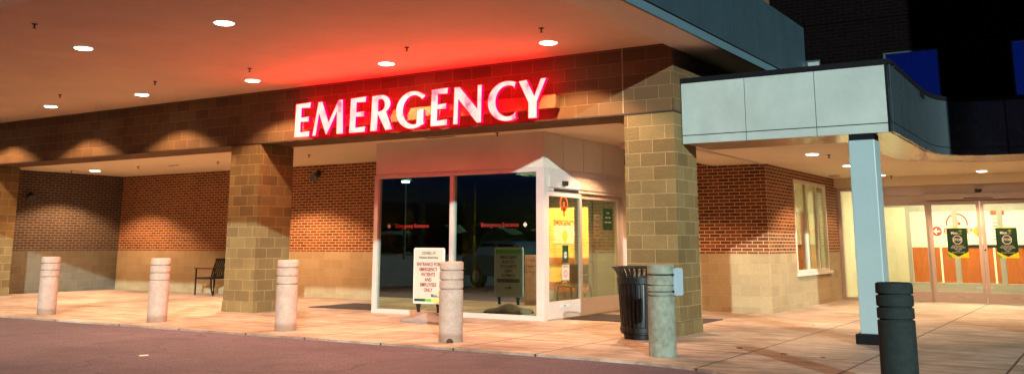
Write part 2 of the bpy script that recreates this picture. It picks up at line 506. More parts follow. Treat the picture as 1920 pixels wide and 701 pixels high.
# beam above the openings
t = thing('block_fascia_wall', 'brown block wall band carrying the red lit sign, under the big canopy', 'wall', (-15, YF, ZB))
obj('wall', box(-40, -5.445, YF, 13.88, ZB, 6.5), 'fascia_block', t)
obj('flashing', boxes([(-40, -5.440, YF - 0.012, YF + 0.02, ZB - 0.008, ZB + 0.014), (-5.445, -5.430, YF - 0.012, 13.88, ZB - 0.008, ZB + 0.014)]), 'groove', t)
obj('control_joint', box(-6.29, -6.275, YF - 0.003, YF + 0.01, ZB + 0.02, ZS), 'smooth_block', t)
t = tag(obj('return_wall', box(-6.26, -5.448, 13.884, 18.04, 3.26, 6.5), 'fascia_block'), 'block wall running back from the corner above the small pale canopy', 'wall')

def block_column(x0, x1, y0, y1, label):
    t = thing('block_column', label, 'column', ((x0 + x1) / 2, (y0 + y1) / 2, 0), 'block columns carrying the fascia')
    obj('shaft', box(x0, x1, y0, y1, 0.196, ZB - 0.009), 'block', t, bevel=0.006)
    obj('base_course', box(x0 - 0.014, x1 + 0.014, y0 - 0.014, y1 + 0.014, 0, 0.193), 'block', t, bevel=0.008, label='darker wider block course at the foot of the column')
    return t
block_column(-24.99, -24.154, YF + 0.002, 13.9, 'block column at the far left edge of the picture')
block_column(-15.085, -14.242, YF + 0.002, 13.9, 'block column between the metal armchair and the glass vestibule')
block_column(-6.275, -5.447, YF + 0.002, 13.84, 'block column behind the black litter bin, where the two canopies meet')

# recess walls
def two_tone(name, label, x0, x1, y0, y1, ztop, axis, face, bshift=0.0, holes=(), mats=('smooth_block', 'brick')):
    """smooth block up to 1.11 m, red brick above, the block standing slightly proud"""
    t = thing(name, label, 'wall', ((x0 + x1) / 2, (y0 + y1) / 2, 0))
    p = 0.012
    ax = (x0, x1) if axis == 'x' else (y0, y1)
    if axis == 'x':
        tb = (y0 - p, y1) if face < 0 else (y0, y1 + p)
        tr = (y0, y1)
    else:
        tb = (x0, x1 + p) if face > 0 else (x0 - p, x1)
        tr = (x0, x1)
    obj('block_base', wall_panel(axis, ax[0], ax[1], 0, 1.108, *tb, [h for h in ((a, b, c, min(d, 1.108)) for a, b, c, d in holes)] if holes else ()), mats[0], t)
    obj('brick_face', wall_panel(axis, ax[0], ax[1], 1.111, ztop, *tr, [(a, b, max(c, 1.111), d) for a, b, c, d in holes] if holes else ()), mats[1], t)
    return t
two_tone('recess_back_wall', 'long wall of red brick over tan block behind the two left bollards', -24.9, -12.5, 17.48, 17.75, ZB, 'x', -1)
two_tone('recess_side_wall', 'side wall of brick over block with painted-in shade at far left', -25.2, -24.905, 13.92, 17.74, ZB, 'y', 1, mats=('shade_block', 'shade_brick'))
right_back = two_tone('brick_wall', 'red brick wall over tan block facing the driveway, right of the bin', -8.2, -5.70, 18.05, 18.3, 2.95, 'x', -1)
HOLE = (19.83, 22.40, 0.70, 2.63)
wt = two_tone('window_wall', 'brick and block wall with a tall three pane window', -5.95, -5.691, 18.303, 23.55, 2.95, 'y', 1, holes=[HOLE])
# corner piece so both faces close
obj('corner_block', boxes([(-5.70, -5.679, 18.038, 18.303, 0, 1.108)]), 'smooth_block', wt)
obj('corner_brick', boxes([(-5.70, -5.691, 18.05, 18.303, 1.111, 2.95)]), 'brick', wt)

# window in that wall
w = obj('window', boxes([(-5.74, -5.672, 19.83, 22.40, 2.57, 2.63), (-5.74, -5.672, 19.83, 22.40, 0.70, 0.76), (-5.74, -5.672, 19.83, 19.89, 0.76, 2.57), (-5.74, -5.672, 22.34, 22.40, 0.76, 2.57),
                         (-5.74, -5.68, 20.74, 20.81, 0.76, 2.57), (-5.74, -5.68, 21.56, 21.63, 0.76, 2.57)]), 'vest_panel', wt)
obj('sill', box(-5.80, -5.63, 19.78, 22.55, 0.635, 0.697), 'vest_panel', w, bevel=0.005)
for a, b in ((19.89, 20.74), (20.81, 21.56), (21.63, 22.34)):
    obj('pane', box(-5.715, -5.709, a, b, 0.76, 2.57), 'door_glass', w)
# room behind the window
rm = thing('office_room', 'pale yellow room seen through the tall side window', 'room', (-7.3, 21.1, 0))
obj('room_shell', boxes([(-9.2, -5.96, 18.8, 18.9, 0, 2.9), (-9.2, -5.96, 24.6, 24.7, 0, 2.9), (-9.3, -9.2, 18.8, 24.7, 0, 2.9), (-9.3, -5.96, 18.8, 24.7, 2.9, 3.0), (-9.3, -5.96, 18.8, 24.7, 0.0, 0.05)]), 'white_wall', rm)
obj('inner_door', boxes([(-7.62, -6.72, 24.54, 24.6, 0.05, 2.1)]), 'wood', rm)
obj('ceiling_light', box(-7.8, -7.2, 21.0, 22.6, 2.86, 2.895), 'lamp_in', rm)
obj('picture_frame', boxes([(-9.2, -9.16, 21.0, 22.2, 1.2, 1.95), (-8.6, -7.9, 24.56, 24.6, 1.2, 2.0)]), 'sign_white', rm)
obj('blind', boxes([(-5.99, -5.975, 19.80, 20.35, 0.7, 2.62)]), 'grey_wall', rm)

# soffits of the recess
t = thing('recess_soffit', 'cream painted ceiling of the recess behind the columns', 'ceiling', (-15, 15.5, ZB))
obj('soffit_panel', boxes([(-25.2, -6.79, 13.88, 18.04, ZB, ZB + 0.12), (-40, -25.2, 13.88, 18.04, ZB, ZB + 0.12)]), 'low_soffit', t)
obj('access_panel', boxes([(-10.9, -10.2, 13.95, 14.05, ZB - 0.004, ZB - 0.001)]), 'groove', t)
obj('slot_vent', box(-20.35, -19.95, 15.52, 15.58, ZB - 0.006, ZB - 0.001), 'groove', t)

# ------------------------------------------------------------------ big canopy
t = thing('drive_canopy', 'big drive-through canopy with flat soffit and dark blue metal edge', 'canopy', (-16, 9, ZS))
obj('soffit', box(-40, -5.50, 6.30, YF, ZS, ZS + 0.15), 'soffit', t)
bm = boxes([(-5.455, -4.835, 5.5, 18.04, 4.215, 4.36), (-40, -5.455, 5.5, 6.25, 4.215, 4.36)])
obj('edge_soffit', bm, 'trim_soffit', t)
obj('reveal', boxes([(-5.52, -5.455, 6.25, YF, 4.30, 4.5), (-40, -5.52, 6.25, 6.32, 4.30, 4.5), (-5.50, -5.455, 13.0, 18.04, 4.30, 4.5)]), 'groove', t)
obj('edge_strip', boxes([(-4.835, -4.79, 5.45, 18.04, 4.195, 4.31), (-40, -4.835, 5.45, 5.5, 4.195, 4.31)]), 'panel_strip', t)
obj('shadow_gap', boxes([(-4.835, -4.82, 5.48, 18.04, 4.31, 4.345), (-40, -4.835, 5.48, 5.5, 4.31, 4.345)]), 'groove', t)
y = 5.46
while y < 18.0:
    y1 = min(y + 1.19, 18.03)
    obj('fascia_panel', box(-4.835, -4.80, y, y1, 4.345, 5.42), 'panel_dark', t)
    y += 1.202
obj('joint_backing', box(-4.90, -4.828, 5.47, 18.03, 4.35, 5.41), 'panel_strip', t)
obj('front_fascia', box(-40, -4.84, 5.46, 5.50, 4.345, 5.42), 'panel_dark', t)
obj('roof_deck', box(-40, -4.84, 5.5, 18.04, 5.35, 5.44), 'flash', t)

# ------------------------------------------------------------------ upper building and its windows
up = thing('upper_storey', 'dark brick upper storey above the small canopy, with blue windows', 'building', (0, 18.2, 3))
UH = [(-3.374, -2.42, 3.62, 4.775), (-1.265, -0.31, 3.62, 4.775), (-4.856, -4.52, 4.0, 4.775), (0.85, 1.8, 3.62, 4.775)]
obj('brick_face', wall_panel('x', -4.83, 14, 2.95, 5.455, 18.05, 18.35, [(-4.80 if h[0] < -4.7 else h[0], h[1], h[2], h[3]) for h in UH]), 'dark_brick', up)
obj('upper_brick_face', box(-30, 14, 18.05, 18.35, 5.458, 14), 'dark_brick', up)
obj('soldier_course', box(-4.79, 14, 18.035, 18.05, 5.45, 5.66), 'dark_brick', up)
for a, b, c, d in UH:
    a = max(a, -4.80)
    w = obj('window', boxes([(a, b, 18.06, 18.12, c, c + .04), (a, b, 18.06, 18.12, d - .03, d), (a, a + .03, 18.06, 18.12, c + .04, d - .03), (b - .03, b, 18.06, 18.12, c + .04, d - .03)]), 'panel_blue', up)
    obj('pane', box(a + .03, b - .03, 18.08, 18.086, c + .04, d - .03), 'up_glass', w)
    obj('room_backing', box(a, b, 18.30, 18.34, c, d), 'groove', w)
# unseen block added to keep the lot light off the canopy's far right end
t = tag(obj('lot_light_blocker', box(3.0, 16, 11.2, 17.9, 0, 9), 'dark_brick'), 'unseen block added right of the small canopy to cut the lot light', 'building')

# ------------------------------------------------------------------ small canopy with curved edge
ZT, ZU = 3.695, 2.775
edge = [(-2.405, 13.27), (-2.43, 14.6), (-2.46, 15.9), (-2.455, 16.5), (-2.41, 16.95), (-2.30, 17.28), (-2.10, 17.53), (-1.80, 17.68), (-1.42, 17.75), (-0.9, 17.78), (0.2, 17.78), (1.5, 17.78), (2.95, 17.78)]
t = thing('entrance_canopy', 'small canopy of pale metal panels with a curved dark blue side', 'canopy', (-3.9, 13.27, ZU))
xs = [-5.43, -4.444, -3.429, -2.405]
for i in range(3):
    a, b = xs[i] + (0.005 if i else 0), xs[i + 1] - 0.005
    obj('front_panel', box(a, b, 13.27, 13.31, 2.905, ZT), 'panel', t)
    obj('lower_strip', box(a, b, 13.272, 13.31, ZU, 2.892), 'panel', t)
obj('panel_backing', box(-5.43, -2.42, 13.285, 13.33, ZU + .002, ZT - .002), 'flash', t)
def ribbon(pts, z0, z1, th, inset=0.0):
    bm = bmesh.new(); n = len(pts); nrm = []
    for i in range(n):
        p = Vector(pts[max(0, i - 1)]); q = Vector(pts[min(n - 1, i + 1)]); d = (q - p).normalized()
        nrm.append(Vector((-d.y, d.x)))      # inner side (towards -x / +y)
    rows = []
    for i, p in enumerate(pts):
        o_ = Vector(p) + nrm[i] * inset; i_ = o_ + nrm[i] * th
        rows.append([bm.verts.new((o_.x, o_.y, z0)), bm.verts.new((o_.x, o_.y, z1)), bm.verts.new((i_.x, i_.y, z1)), bm.verts.new((i_.x, i_.y, z0))])
    for a, b in zip(rows, rows[1:]):
        for k in range(4): bm.faces.new((a[k], b[k], b[(k + 1) % 4], a[(k + 1) % 4]))
    bm.faces.new(rows[0]); bm.faces.new(rows[-1][::-1])
    return bm
def smooth_path(pts, n=6):
    out = []
    for i in range(len(pts) - 1):
        p0 = Vector(pts[max(0, i - 1)]); p1 = Vector(pts[i]); p2 = Vector(pts[i + 1]); p3 = Vector(pts[min(len(pts) - 1, i + 2)])
        for k in range(n):
            u = k / n
            out.append(tuple(0.5 * ((2 * p1) + (-p0 + p2) * u + (2 * p0 - 5 * p1 + 4 * p2 - p3) * u * u + (-p0 + 3 * p1 - 3 * p2 + p3) * u ** 3)))
    out.append(tuple(pts[-1])); return out
ed = smooth_path(edge)
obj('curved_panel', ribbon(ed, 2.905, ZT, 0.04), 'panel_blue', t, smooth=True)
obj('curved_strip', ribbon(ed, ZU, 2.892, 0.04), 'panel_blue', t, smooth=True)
obj('curved_backing', ribbon(ed, ZU + .002, ZT - .002, 0.06, 0.012), 'flash', t, smooth=True)
obj('joint_strip', box(-1.425, -1.41, 17.735, 17.76, ZU, ZT), 'flash', t)
obj('joint_strip', box(0.6, 0.615, 17.765, 17.79, ZU, ZT), 'flash', t)
# roof flashing on the front and round the curve
obj('roof_flashing', join_bm([box(-5.43, -2.40, 13.25, 13.45, ZT + 0.002, ZT + 0.075), ribbon(ed, ZT + 0.002, ZT + 0.075, 0.12, -0.012)]), 'flash', t)
obj('roof_deck', join_bm([box(-5.43, -2.46, 13.33, 18.04, ZT - 0.09, ZT - 0.01)]), 'flash', t)
# shiny soffit strip that follows the edge, then the cream ceiling a little higher
inner = smooth_path([(-3.20, 14.4), (-3.22, 15.6), (-3.22, 17.3), (-3.13, 18.1), (-2.85, 18.6), (-2.35, 19.0), (-1.35, 19.3), (0.5, 19.35), (4.5, 19.35)])
bm = bmesh.new()
add_prism(bm, [(-5.43, 13.32), (-2.46, 13.32)] + [(x - 0.05 if y < 17.3 else x, y + 0.05) for x, y in ed[1:]] + inner[::-1] + [(-5.43, 14.4)], 'z', ZU + 0.004, ZU + 0.03)
obj('gloss_soffit', bm, 'gloss', t)
cl = thing('entrance_ceiling', 'cream ceiling over the right hand walkway', 'ceiling', (-3, 18, 2.83))
bm = boxes([(-6.77, -5.43, 13.86, 14.41, 2.83, 2.93)]); add_prism(bm, [(-6.77, 14.41)] + inner + [(6, 19.35), (6, 23.55), (-6.77, 23.55)], 'z', 2.83, 2.93)
obj('ceiling_panel', bm, 'low_soffit', cl)
obj('edge_trim', boxes([(-5.80, -5.70, 14.36, 18.04, 2.815, 2.829)]), 'trim_soffit', cl)
obj('bulkhead', boxes([(-5.69, 6.0, 23.30, 23.52, 2.62, 2.829)]), 'low_soffit', cl)

# column under it
t = thing('canopy_post', 'square pale blue metal post holding the small canopy', 'column', (-2.80, 13.45, 0))
obj('shaft', box(-3.02, -2.675, 13.29, 13.63, 0.13, 2.69), 'column_metal', t, bevel=0.012)
obj('collar', box(-3.01, -2.685, 13.30, 13.62, 2.69, 2.772), 'flash', t)
obj('base', box(-3.075, -2.62, 13.235, 13.685, 0, 0.13), 'flash', t, bevel=0.01)

# ------------------------------------------------------------------ glass vestibule
VY, VX, VL, ZM = 14.212, -8.443, -12.275, 2.615
v = thing('glass_vestibule', 'glass entrance vestibule with pale header, behind the free standing notice board', 'vestibule', (-10.3, 15.8, 0))
obj('header_panel', boxes([(VL, VX, VY, VY + 0.08, ZM + 0.004, ZB - 0.002), (VL, VL + 0.08, VY + 0.08, 17.48, ZM + 0.004, ZB - 0.002)]), 'vest_panel', v)
for a, b in ((VY + 0.082, 14.93), (14.937, 15.70), (15.707, 16.5), (16.507, 17.47)):
    obj('side_header_panel', box(VX - 0.08, VX, a, b, ZM + 0.004, ZB - 0.002), 'vest_panel', v)
obj('roof', box(VL + 0.08, VX - 0.08, VY + 0.08, 17.48, ZM + 0.05, ZM + 0.12), 'grey_wall', v)
P = 0.015
obj('front_frame', boxes([
    (VL - P, VX + P, VY - P, VY + 0.10, ZM - 0.07, ZM),                      # head
    (VL - P, VX + P, VY - P, VY + 0.10, 0.0, 0.085),                         # bottom rail
    (VL - P, VL + 0.085, VY - P, VY + 0.10, 0.085, ZM - 0.07),
    (VX - 0.14, VX + P, VY - P, VY + 0.10, 0.085, ZM - 0.07),
    (-10.46, -10.375, VY - P, VY + 0.10, 0.085, ZM - 0.07)]), 'alu', v, bevel=0.004)
fw1 = obj('window_pane', box(VL + 0.085, -10.46, VY + 0.04, VY + 0.048, 0.085, ZM - 0.07), 'front_glass', v)
fw2 = obj('window_pane', box(-10.375, VX - 0.14, VY + 0.04, VY + 0.048, 0.085, ZM - 0.07), 'front_glass', v)
def diamond(cx, cz, r, y):
    bm = bmesh.new(); add_prism(bm, [(cx - r, cz), (cx, cz - r), (cx + r, cz), (cx, cz + r)], 'y', y, y - 0.001); return bm
zl = 1.63
obj('lettering', text_bm('Emergency Entrance', 0.105, (-11.38, VY + 0.036, zl), sx=0.93), 'decal_red', fw1)
obj('arrow_mark', diamond(-11.94, zl, 0.045, VY + 0.037), 'sign_white', fw1)
obj('lettering', text_bm('Emergency Entrance', 0.105, (-9.38, VY + 0.036, zl), sx=0.93), 'decal_red', fw2)
obj('arrow_mark', diamond(-8.84, zl, 0.045, VY + 0.037), 'sign_white', fw2)

def sliding_side(v, X, s, deco):
    """the door side of the vestibule at x=X facing s"""
    a = lambda d: X + s * d
    def bxs(lst):
        return boxes([(min(a(p), a(q)), max(a(p), a(q)), y0, y1, z0, z1) for p, q, y0, y1, z0, z1 in lst])
    obj('door_frame', bxs([(-0.09, P, VY + 0.10, 14.33, 0, ZM), (-0.09, P, 17.30, 17.48, 0, ZM), (-0.09, P, 14.33, 17.30, 2.22, ZM), (-0.09, -0.03, 15.62, 15.68, 0.01, 2.22)]), 'alu', v, bevel=0.004)
    obj('header_cover', bxs([(P, 0.04, 14.36, 17.30, 2.28, 2.50)]), 'alu', v, bevel=0.006)
    L = obj('sliding_door', bxs([(-0.045, 0.0, 14.34, 15.60, 2.13, 2.215), (-0.045, 0.0, 14.34, 15.60, 0.015, 0.31), (-0.045, 0.0, 14.34, 14.40, 0.31, 2.13), (-0.045, 0.0, 15.54, 15.60, 0.31, 2.13)]), 'alu', v, bevel=0.003)
    obj('pane', bxs([(-0.026, -0.020, 14.40, 15.54, 0.31, 2.13)]), 'door_glass', L)
    F = obj('fixed_door', bxs([(-0.085, -0.048, 15.68, 17.28, 2.13, 2.215), (-0.085, -0.048, 15.68, 17.28, 0.015, 0.31), (-0.085, -0.048, 15.60, 15.68, 0.015, 2.215), (-0.085, -0.048, 17.20, 17.28, 0.31, 2.13)]), 'alu', v, bevel=0.003)
    obj('pane', bxs([(-0.070, -0.064, 15.68, 17.20, 0.31, 2.13)]), 'door_glass', F)
    return L, F
L, F = sliding_side(v, VX, 1, True)
sliding_side(v, VL, -1, False)
obj('operator_slot', boxes([(VX - 0.02, VX + 0.03, 14.55, 15.45, 2.222, 2.262)]), 'black', v)
sn = obj('motion_sensor', box(VX + 0.04, VX + 0.10, 14.80, 14.95, 2.33, 2.41), 'black', v, bevel=0.015)
obj('door_badge', box(VX + 0.0, VX + 0.004, 14.75, 15.12, 0.20, 0.245), 'white', L)
obj('badge_lettering', text_bm('PUSH', 0.035, (VX + 0.0045, 14.93, 0.222), FACE_RIGHT), 'text_dark', L)
GX = VX - 0.0185
# red cross under an arch, EMERGENCY, round seal, small notices: marks on the sliding pane
def arch_bm(cy, cz, r0, r1, x, n=18, a0=-0.15 * PI, a1=1.15 * PI):
    bm = bmesh.new(); pts = [(cy + r1 * math.cos(a0 + (a1 - a0) * k / n), cz + r1 * math.sin(a0 + (a1 - a0) * k / n)) for k in range(n + 1)]
    ins = [(cy + r0 * math.cos(a0 + (a1 - a0) * k / n), cz + r0 * math.sin(a0 + (a1 - a0) * k / n)) for k in range(n + 1)]
    for k in range(n):
        add_prism(bm, [pts[k], pts[k + 1], ins[k + 1], ins[k]], 'x', x, x + 0.001)
    return bm
obj('cross_mark', join_bm([arch_bm(14.97, 2.0, 0.115, 0.15, GX), boxes([(GX, GX + 0.001, 14.935, 15.005, 1.79, 2.04), (GX, GX + 0.001, 14.87, 15.07, 1.88, 1.95)])]), 'vinyl_orange', L)
obj('lettering', text_bm('EMERGENCY', 0.135, (GX, 14.97, 1.66), FACE_RIGHT, sx=0.98, weight=0.003), 'vinyl_orange', L)
def disc_x(cy, cz, r, x, n=24):
    bm = bmesh.new(); add_prism(bm, [(cy + r * math.cos(2 * PI * k / n), cz + r * math.sin(2 * PI * k / n)) for k in range(n)], 'x', x, x + 0.001); return bm
obj('round_seal', disc_x(14.99, 1.44, 0.10, GX), 'gold', L)
obj('green_notice', boxes([(GX, GX + 0.001, 14.90, 15.12, 0.96, 1.27)]), 'poster_green', L)
obj('notice_emblem', disc_x(15.01, 1.10, 0.06, GX + 0.0015), 'sign_white', L)
obj('notice_lettering', text_bm('STOP', 0.05, (GX + 0.003, 15.01, 1.10), FACE_RIGHT), 'text_dark', L)
obj('white_notice', boxes([(GX, GX + 0.001, 14.88, 15.14, 0.66, 0.93)]), 'sign_white', L)
obj('notice_ring', arch_bm(15.01, 0.775, 0.045, 0.062, GX + 0.0015, a0=0, a1=2 * PI), 'vinyl_red', L)
obj('notice_heading', text_bm('NOTICE', 0.055, (GX + 0.0015, 15.01, 0.895), FACE_RIGHT), 'poster_green', L)
obj('dark_poster', boxes([(VX - 0.062, VX - 0.060, 16.60, 17.00, 1.56, 1.98)]), 'poster_green', F)
print_lines(([text_bm(s, 0.034, (VX - 0.0585, 16.80, z), FACE_RIGHT) for s, z in (('PLEASE', 1.89), ('WEAR A MASK', 1.80), ('BEFORE ENTERING', 1.71))]), 'white', F, 'poster_text_line')
# inside the vestibule
obj('inner_wall', wall_panel('x', VL + 0.1, VX - 0.1, 0, ZM + 0.05, 17.50, 17.60, [(-10.62, -9.20, 0.0, 2.15)]), 'grey_wall', v)
obj('inner_floor', box(VL, VX - 0.02, VY + 0.1, 17.5, 0.001, 0.008), 'tile', v)
obj('inner_door_frame', boxes([(-10.62, -10.54, 17.44, 17.62, 0, 2.15), (-9.28, -9.20, 17.44, 17.62, 0, 2.15), (-10.54, -9.28, 17.44, 17.62, 2.05, 2.15), (-10.54, -9.28, 17.46, 17.52, 0.008, 0.33), (-9.62, -9.56, 17.45, 17.5, 0.33, 2.05)]), 'alu_grey', v)
obj('inner_light', box(-9.95, -9.5, 15.7, 15.9, ZM + 0.02, ZM + 0.045), 'lamp_in', v)
lb = thing('yellow_lobby', 'bright yellow lobby seen through the sliding vestibule door', 'room', (-10.2, 19, 0))
obj('lobby_shell', boxes([(-13.2, -8.25, 19.6, 19.7, 0, 2.7), (-13.3, -13.2, 17.62, 19.7, 0, 2.7), (-8.35, -8.25, 17.62, 19.6, 0, 2.7), (-13.2, -8.35, 17.62, 19.6, 2.7, 2.8)]), 'yellow_wall', lb)
obj('lobby_floor', box(-13.2, -8.35, 17.62, 19.6, 0.001, 0.008), 'tile', lb)
obj('wall_rail', boxes([(-13.2, -8.36, 19.57, 19.6, 0.82, 0.98), (-13.2, -8.36, 19.57, 19.6, 0.18, 0.42)]), 'wood', lb)
obj('wall_chart', boxes([(-11.35, -10.75, 19.585, 19.598, 1.3, 1.75)]), 'white_wall', lb)
obj('ceiling_lamp', box(-11.6, -10.0, 18.3, 18.9, 2.66, 2.695), 'lamp_in', lb)
# notice on a pole standing inside the vestibule
st = thing('notice_stand', 'white notice with red print on a slim steel pole inside the vestibule', 'sign stand', (-8.62, 16.53, 0))
obj('board', box(-8.60, -8.590, 16.38, 16.66, 1.40, 1.86), 'sign_white', st)
print_lines(([text_bm(s, 0.045, (-8.589, 16.52, z), FACE_RIGHT) for s, z in (('STOP', 1.80), ('VISITORS', 1.72), ('CHECK IN', 1.62), ('HERE', 1.54), ('PLEASE', 1.46))]), 'text_red', st)
bm = bmesh.new(); add_tube(bm, (-8.62, 16.52, 0.03), (-8.62, 16.52, 1.75), 0.018)
obj('pole', bm, 'steel', st, smooth=True)
bm = bmesh.new(); add_lathe(bm, [(0.13, 0.009), (0.13, 0.02), (0.03, 0.04)], -8.62, 16.52, 24)
obj('foot', bm, 'steel', st, smooth=True)
# wheelchair parked in the vestibule
wc = thing('wheelchair', 'folded looking wheelchair standing behind the vestibule door glass', 'wheelchair', (-9.15, 16.55, 0))
for xx in (-9.38, -8.94):
    bm = bmesh.new()
    for k in range(24):
        a0, a1 = 2 * PI * k / 24, 2 * PI * (k + 1) / 24
        add_tube(bm, (xx, 16.6 + .29 * math.cos(a0), .305 + .29 * math.sin(a0)), (xx, 16.6 + .29 * math.cos(a1), .305 + .29 * math.sin(a1)), 0.014, seg=6)
    for k in range(6):
        a0 = PI * k / 6
        add_tube(bm, (xx, 16.6 - .28 * math.cos(a0), .305 - .28 * math.sin(a0)), (xx, 16.6 + .28 * math.cos(a0), .305 + .28 * math.sin(a0)), 0.003, seg=5)
    obj('wheel', bm, 'rubber', wc)
    bm = bmesh.new()
    add_tube(bm, (xx + .02, 16.75, 0.3), (xx + .02, 16.80, 0.95), 0.013); add_tube(bm, (xx + .02, 16.80, 0.95), (xx + .02, 16.92, 0.95), 0.016)
    add_tube(bm, (xx + .02, 16.75, 0.5), (xx + .02, 16.25, 0.5), 0.013); add_tube(bm, (xx + .02, 16.76, 0.7), (xx + .02, 16.4, 0.7), 0.016); add_tube(bm, (xx + .02, 16.25, 0.5), (xx + .02, 16.12, 0.12), 0.012)
    obj('side_frame', bm, 'steel', wc, smooth=True)
obj('seat', box(-9.36, -8.94, 16.28, 16.74, 0.47, 0.50), 'black', wc, bevel=0.01)
obj('backrest', box(-9.36, -8.94, 16.77, 16.80, 0.52, 0.90), 'black', wc, bevel=0.01)
obj('footrest', boxes([(-9.33, -9.18, 16.0, 16.14, 0.10, 0.12), (-9.12, -8.97, 16.0, 16.14, 0.10, 0.12)]), 'black', wc)

# ------------------------------------------------------------------ far right sliding entrance
EY = 23.55
e = thing('sliding_entrance', 'wide sliding glass entrance with mauve frame at the back right', 'entrance', (-2.6, EY, 0))
obj('outer_frame', boxes([(-5.69, -5.60, EY - 0.05, EY + 0.08, 0, 2.62), (-5.00, -4.90, EY - 0.05, EY + 0.08, 0, 2.62), (-5.60, -5.00, EY - 0.05, EY + 0.08, 2.54, 2.62), (-5.60, -5.00, EY - 0.05, EY + 0.08, 0, 0.06),
                          (-4.90, 3.0, EY - 0.05, EY + 0.08, 2.40, 2.62), (-4.90, 3.0, EY - 0.01, EY + 0.08, 2.25, 2.40)]), 'alu', e, bevel=0.004)
obj('header_cover', box(-3.72, 1.2, EY - 0.12, EY - 0.05, 2.28, 2.42), 'alu', e, bevel=0.006)
obj('pane', box(-5.60, -5.00, EY + 0.0, EY + 0.006, 0.06, 2.54), 'door_glass', e)
def leaf(name, x0, x1, yb, zt=2.25, rail=0.24):
    o = obj(name, boxes([(x0, x1, yb, yb + 0.045, 0.01, rail), (x0, x1, yb, yb + 0.045, zt - 0.08, zt), (x0, x0 + 0.075, yb, yb + 0.045, rail, zt - 0.08), (x1 - 0.075, x1, yb, yb + 0.045, rail, zt - 0.08)]), 'alu', e, bevel=0.003)
    obj('pane', box(x0 + 0.075, x1 - 0.075, yb + 0.02, yb + 0.026, rail, zt - 0.08), 'door_glass', o)
    return o
leaf('fixed_leaf', -4.89, -3.66, EY + 0.005)
d1 = leaf('sliding_door', -3.66, -2.578, EY - 0.045)
d2 = leaf('sliding_door', -2.566, -1.48, EY - 0.045)
leaf('fixed_leaf', -1.47, -0.2, EY + 0.005)
bmb = boxes([(-3.30, -2.90, EY - 0.048, EY - 0.046, 0.115, 0.155)]); obj('door_badge', bmb, 'white', d1)
bmb = boxes([(-2.22, -1.82, EY - 0.048, EY - 0.046, 0.115, 0.155)]); obj('door_badge', bmb, 'white', d2)
obj('badge_lettering', text_bm('AUTOMATIC', 0.03, (-3.10, EY - 0.0495, 0.135)), 'text_dark', d1)
obj('badge_lettering', text_bm('AUTOMATIC', 0.03, (-2.02, EY - 0.0495, 0.135)), 'text_dark', d2)
bm = bmesh.new(); add_lathe(bm, [(0.001, 0), (0.015, 0.004), (0.02, 0.02)], 0, 0, 12)
bmesh.ops.rotate(bm, verts=bm.verts, cent=(0, 0, 0), matrix=Matrix.Rotation(R(90), 3, 'X')); bmesh.ops.translate(bm, verts=bm.verts, vec=(-2.53, EY - 0.045, 1.16))
obj('lock', bm, 'black', d2)
obj('operator_slot', boxes([(-2.88, -2.28, EY - 0.125, EY - 0.118, 2.30, 2.318)]), 'black', e)
bm = bmesh.new(); add_lathe(bm, [(0.075, 0.0), (0.07, -0.03), (0.045, -0.06), (0.01, -0.072)], -2.55, EY - 0.16, 20)
bmesh.ops.translate(bm, verts=bm.verts, vec=(0, 0, 2.50)); obj('sensor_dome', bm, 'black', e, smooth=True)
# inner doors
obj('inner_frame', boxes([(-4.62, -4.52, 26.1, 26.2, 0, 2.22), (-4.52, 0.9, 26.103, 26.197, 2.10, 2.22), (-3.52, -3.40, 26.1, 26.2, 0.008, 2.10), (-2.50, -2.38, 26.1, 26.2, 0.008, 2.10), (-1.4, -1.28, 26.1, 26.2, 0.008, 2.10), (-4.52, 0.9, 26.103, 26.197, 0.010, 0.34), (-5.69, 0.9, 26.1, 26.2, 2.222, 2.828)]), 'alu_grey', e)
obj('side_wall', boxes([(-5.69, -4.62, 26.1, 26.2, 0, 2.22), (-5.80, -5.69, 23.6, 30.0, 0, 2.83), (0.9, 1.0, 23.64, 30.0, 0, 2.83), (-5.69, 0.9, 29.55, 29.65, 0, 2.83)]), 'white_wall', e)
obj('inner_badge', box(-3.08, -2.72, 26.095, 26.099, 0.22, 0.26), 'white', e)
obj('inner_badge', box(-2.02, -1.66, 26.095, 26.099, 0.22, 0.26), 'white', e)
obj('inner_floor', box(-5.69, 0.9, EY + 0.08, 29.55, 0.001, 0.008), 'tile', e)
obj('inner_ceiling', box(-5.8, 1.0, EY + 0.08, 29.65, 2.83, 2.93), 'white_wall', e)
WY = 29.0
obj('wainscot', box(-5.69, 0.9, WY + 0.50, WY + 0.549, 0.008, 1.20), 'wood', e)
obj('chair_rail', box(-3.95, 0.9, WY + 0.47, WY + 0.499, 1.20, 1.27), 'black', e)
for x in (-4.35, -2.98, -1.9): obj('wainscot_batten', box(x, x + 0.05, WY + 0.485, WY + 0.4995, 0.01, 1.19), 'white_wall', e)
for q in ((-4.6, -4.0, 24.5, 25.4), (-4.9, -4.3, 27.4, 28.6), (-2.6, -2.0, 27.4, 28.6), (-2.0, -1.4, 24.5, 25.4)): obj('ceiling_lamp', box(*q, 2.80, 2.826), 'lamp_in', e)
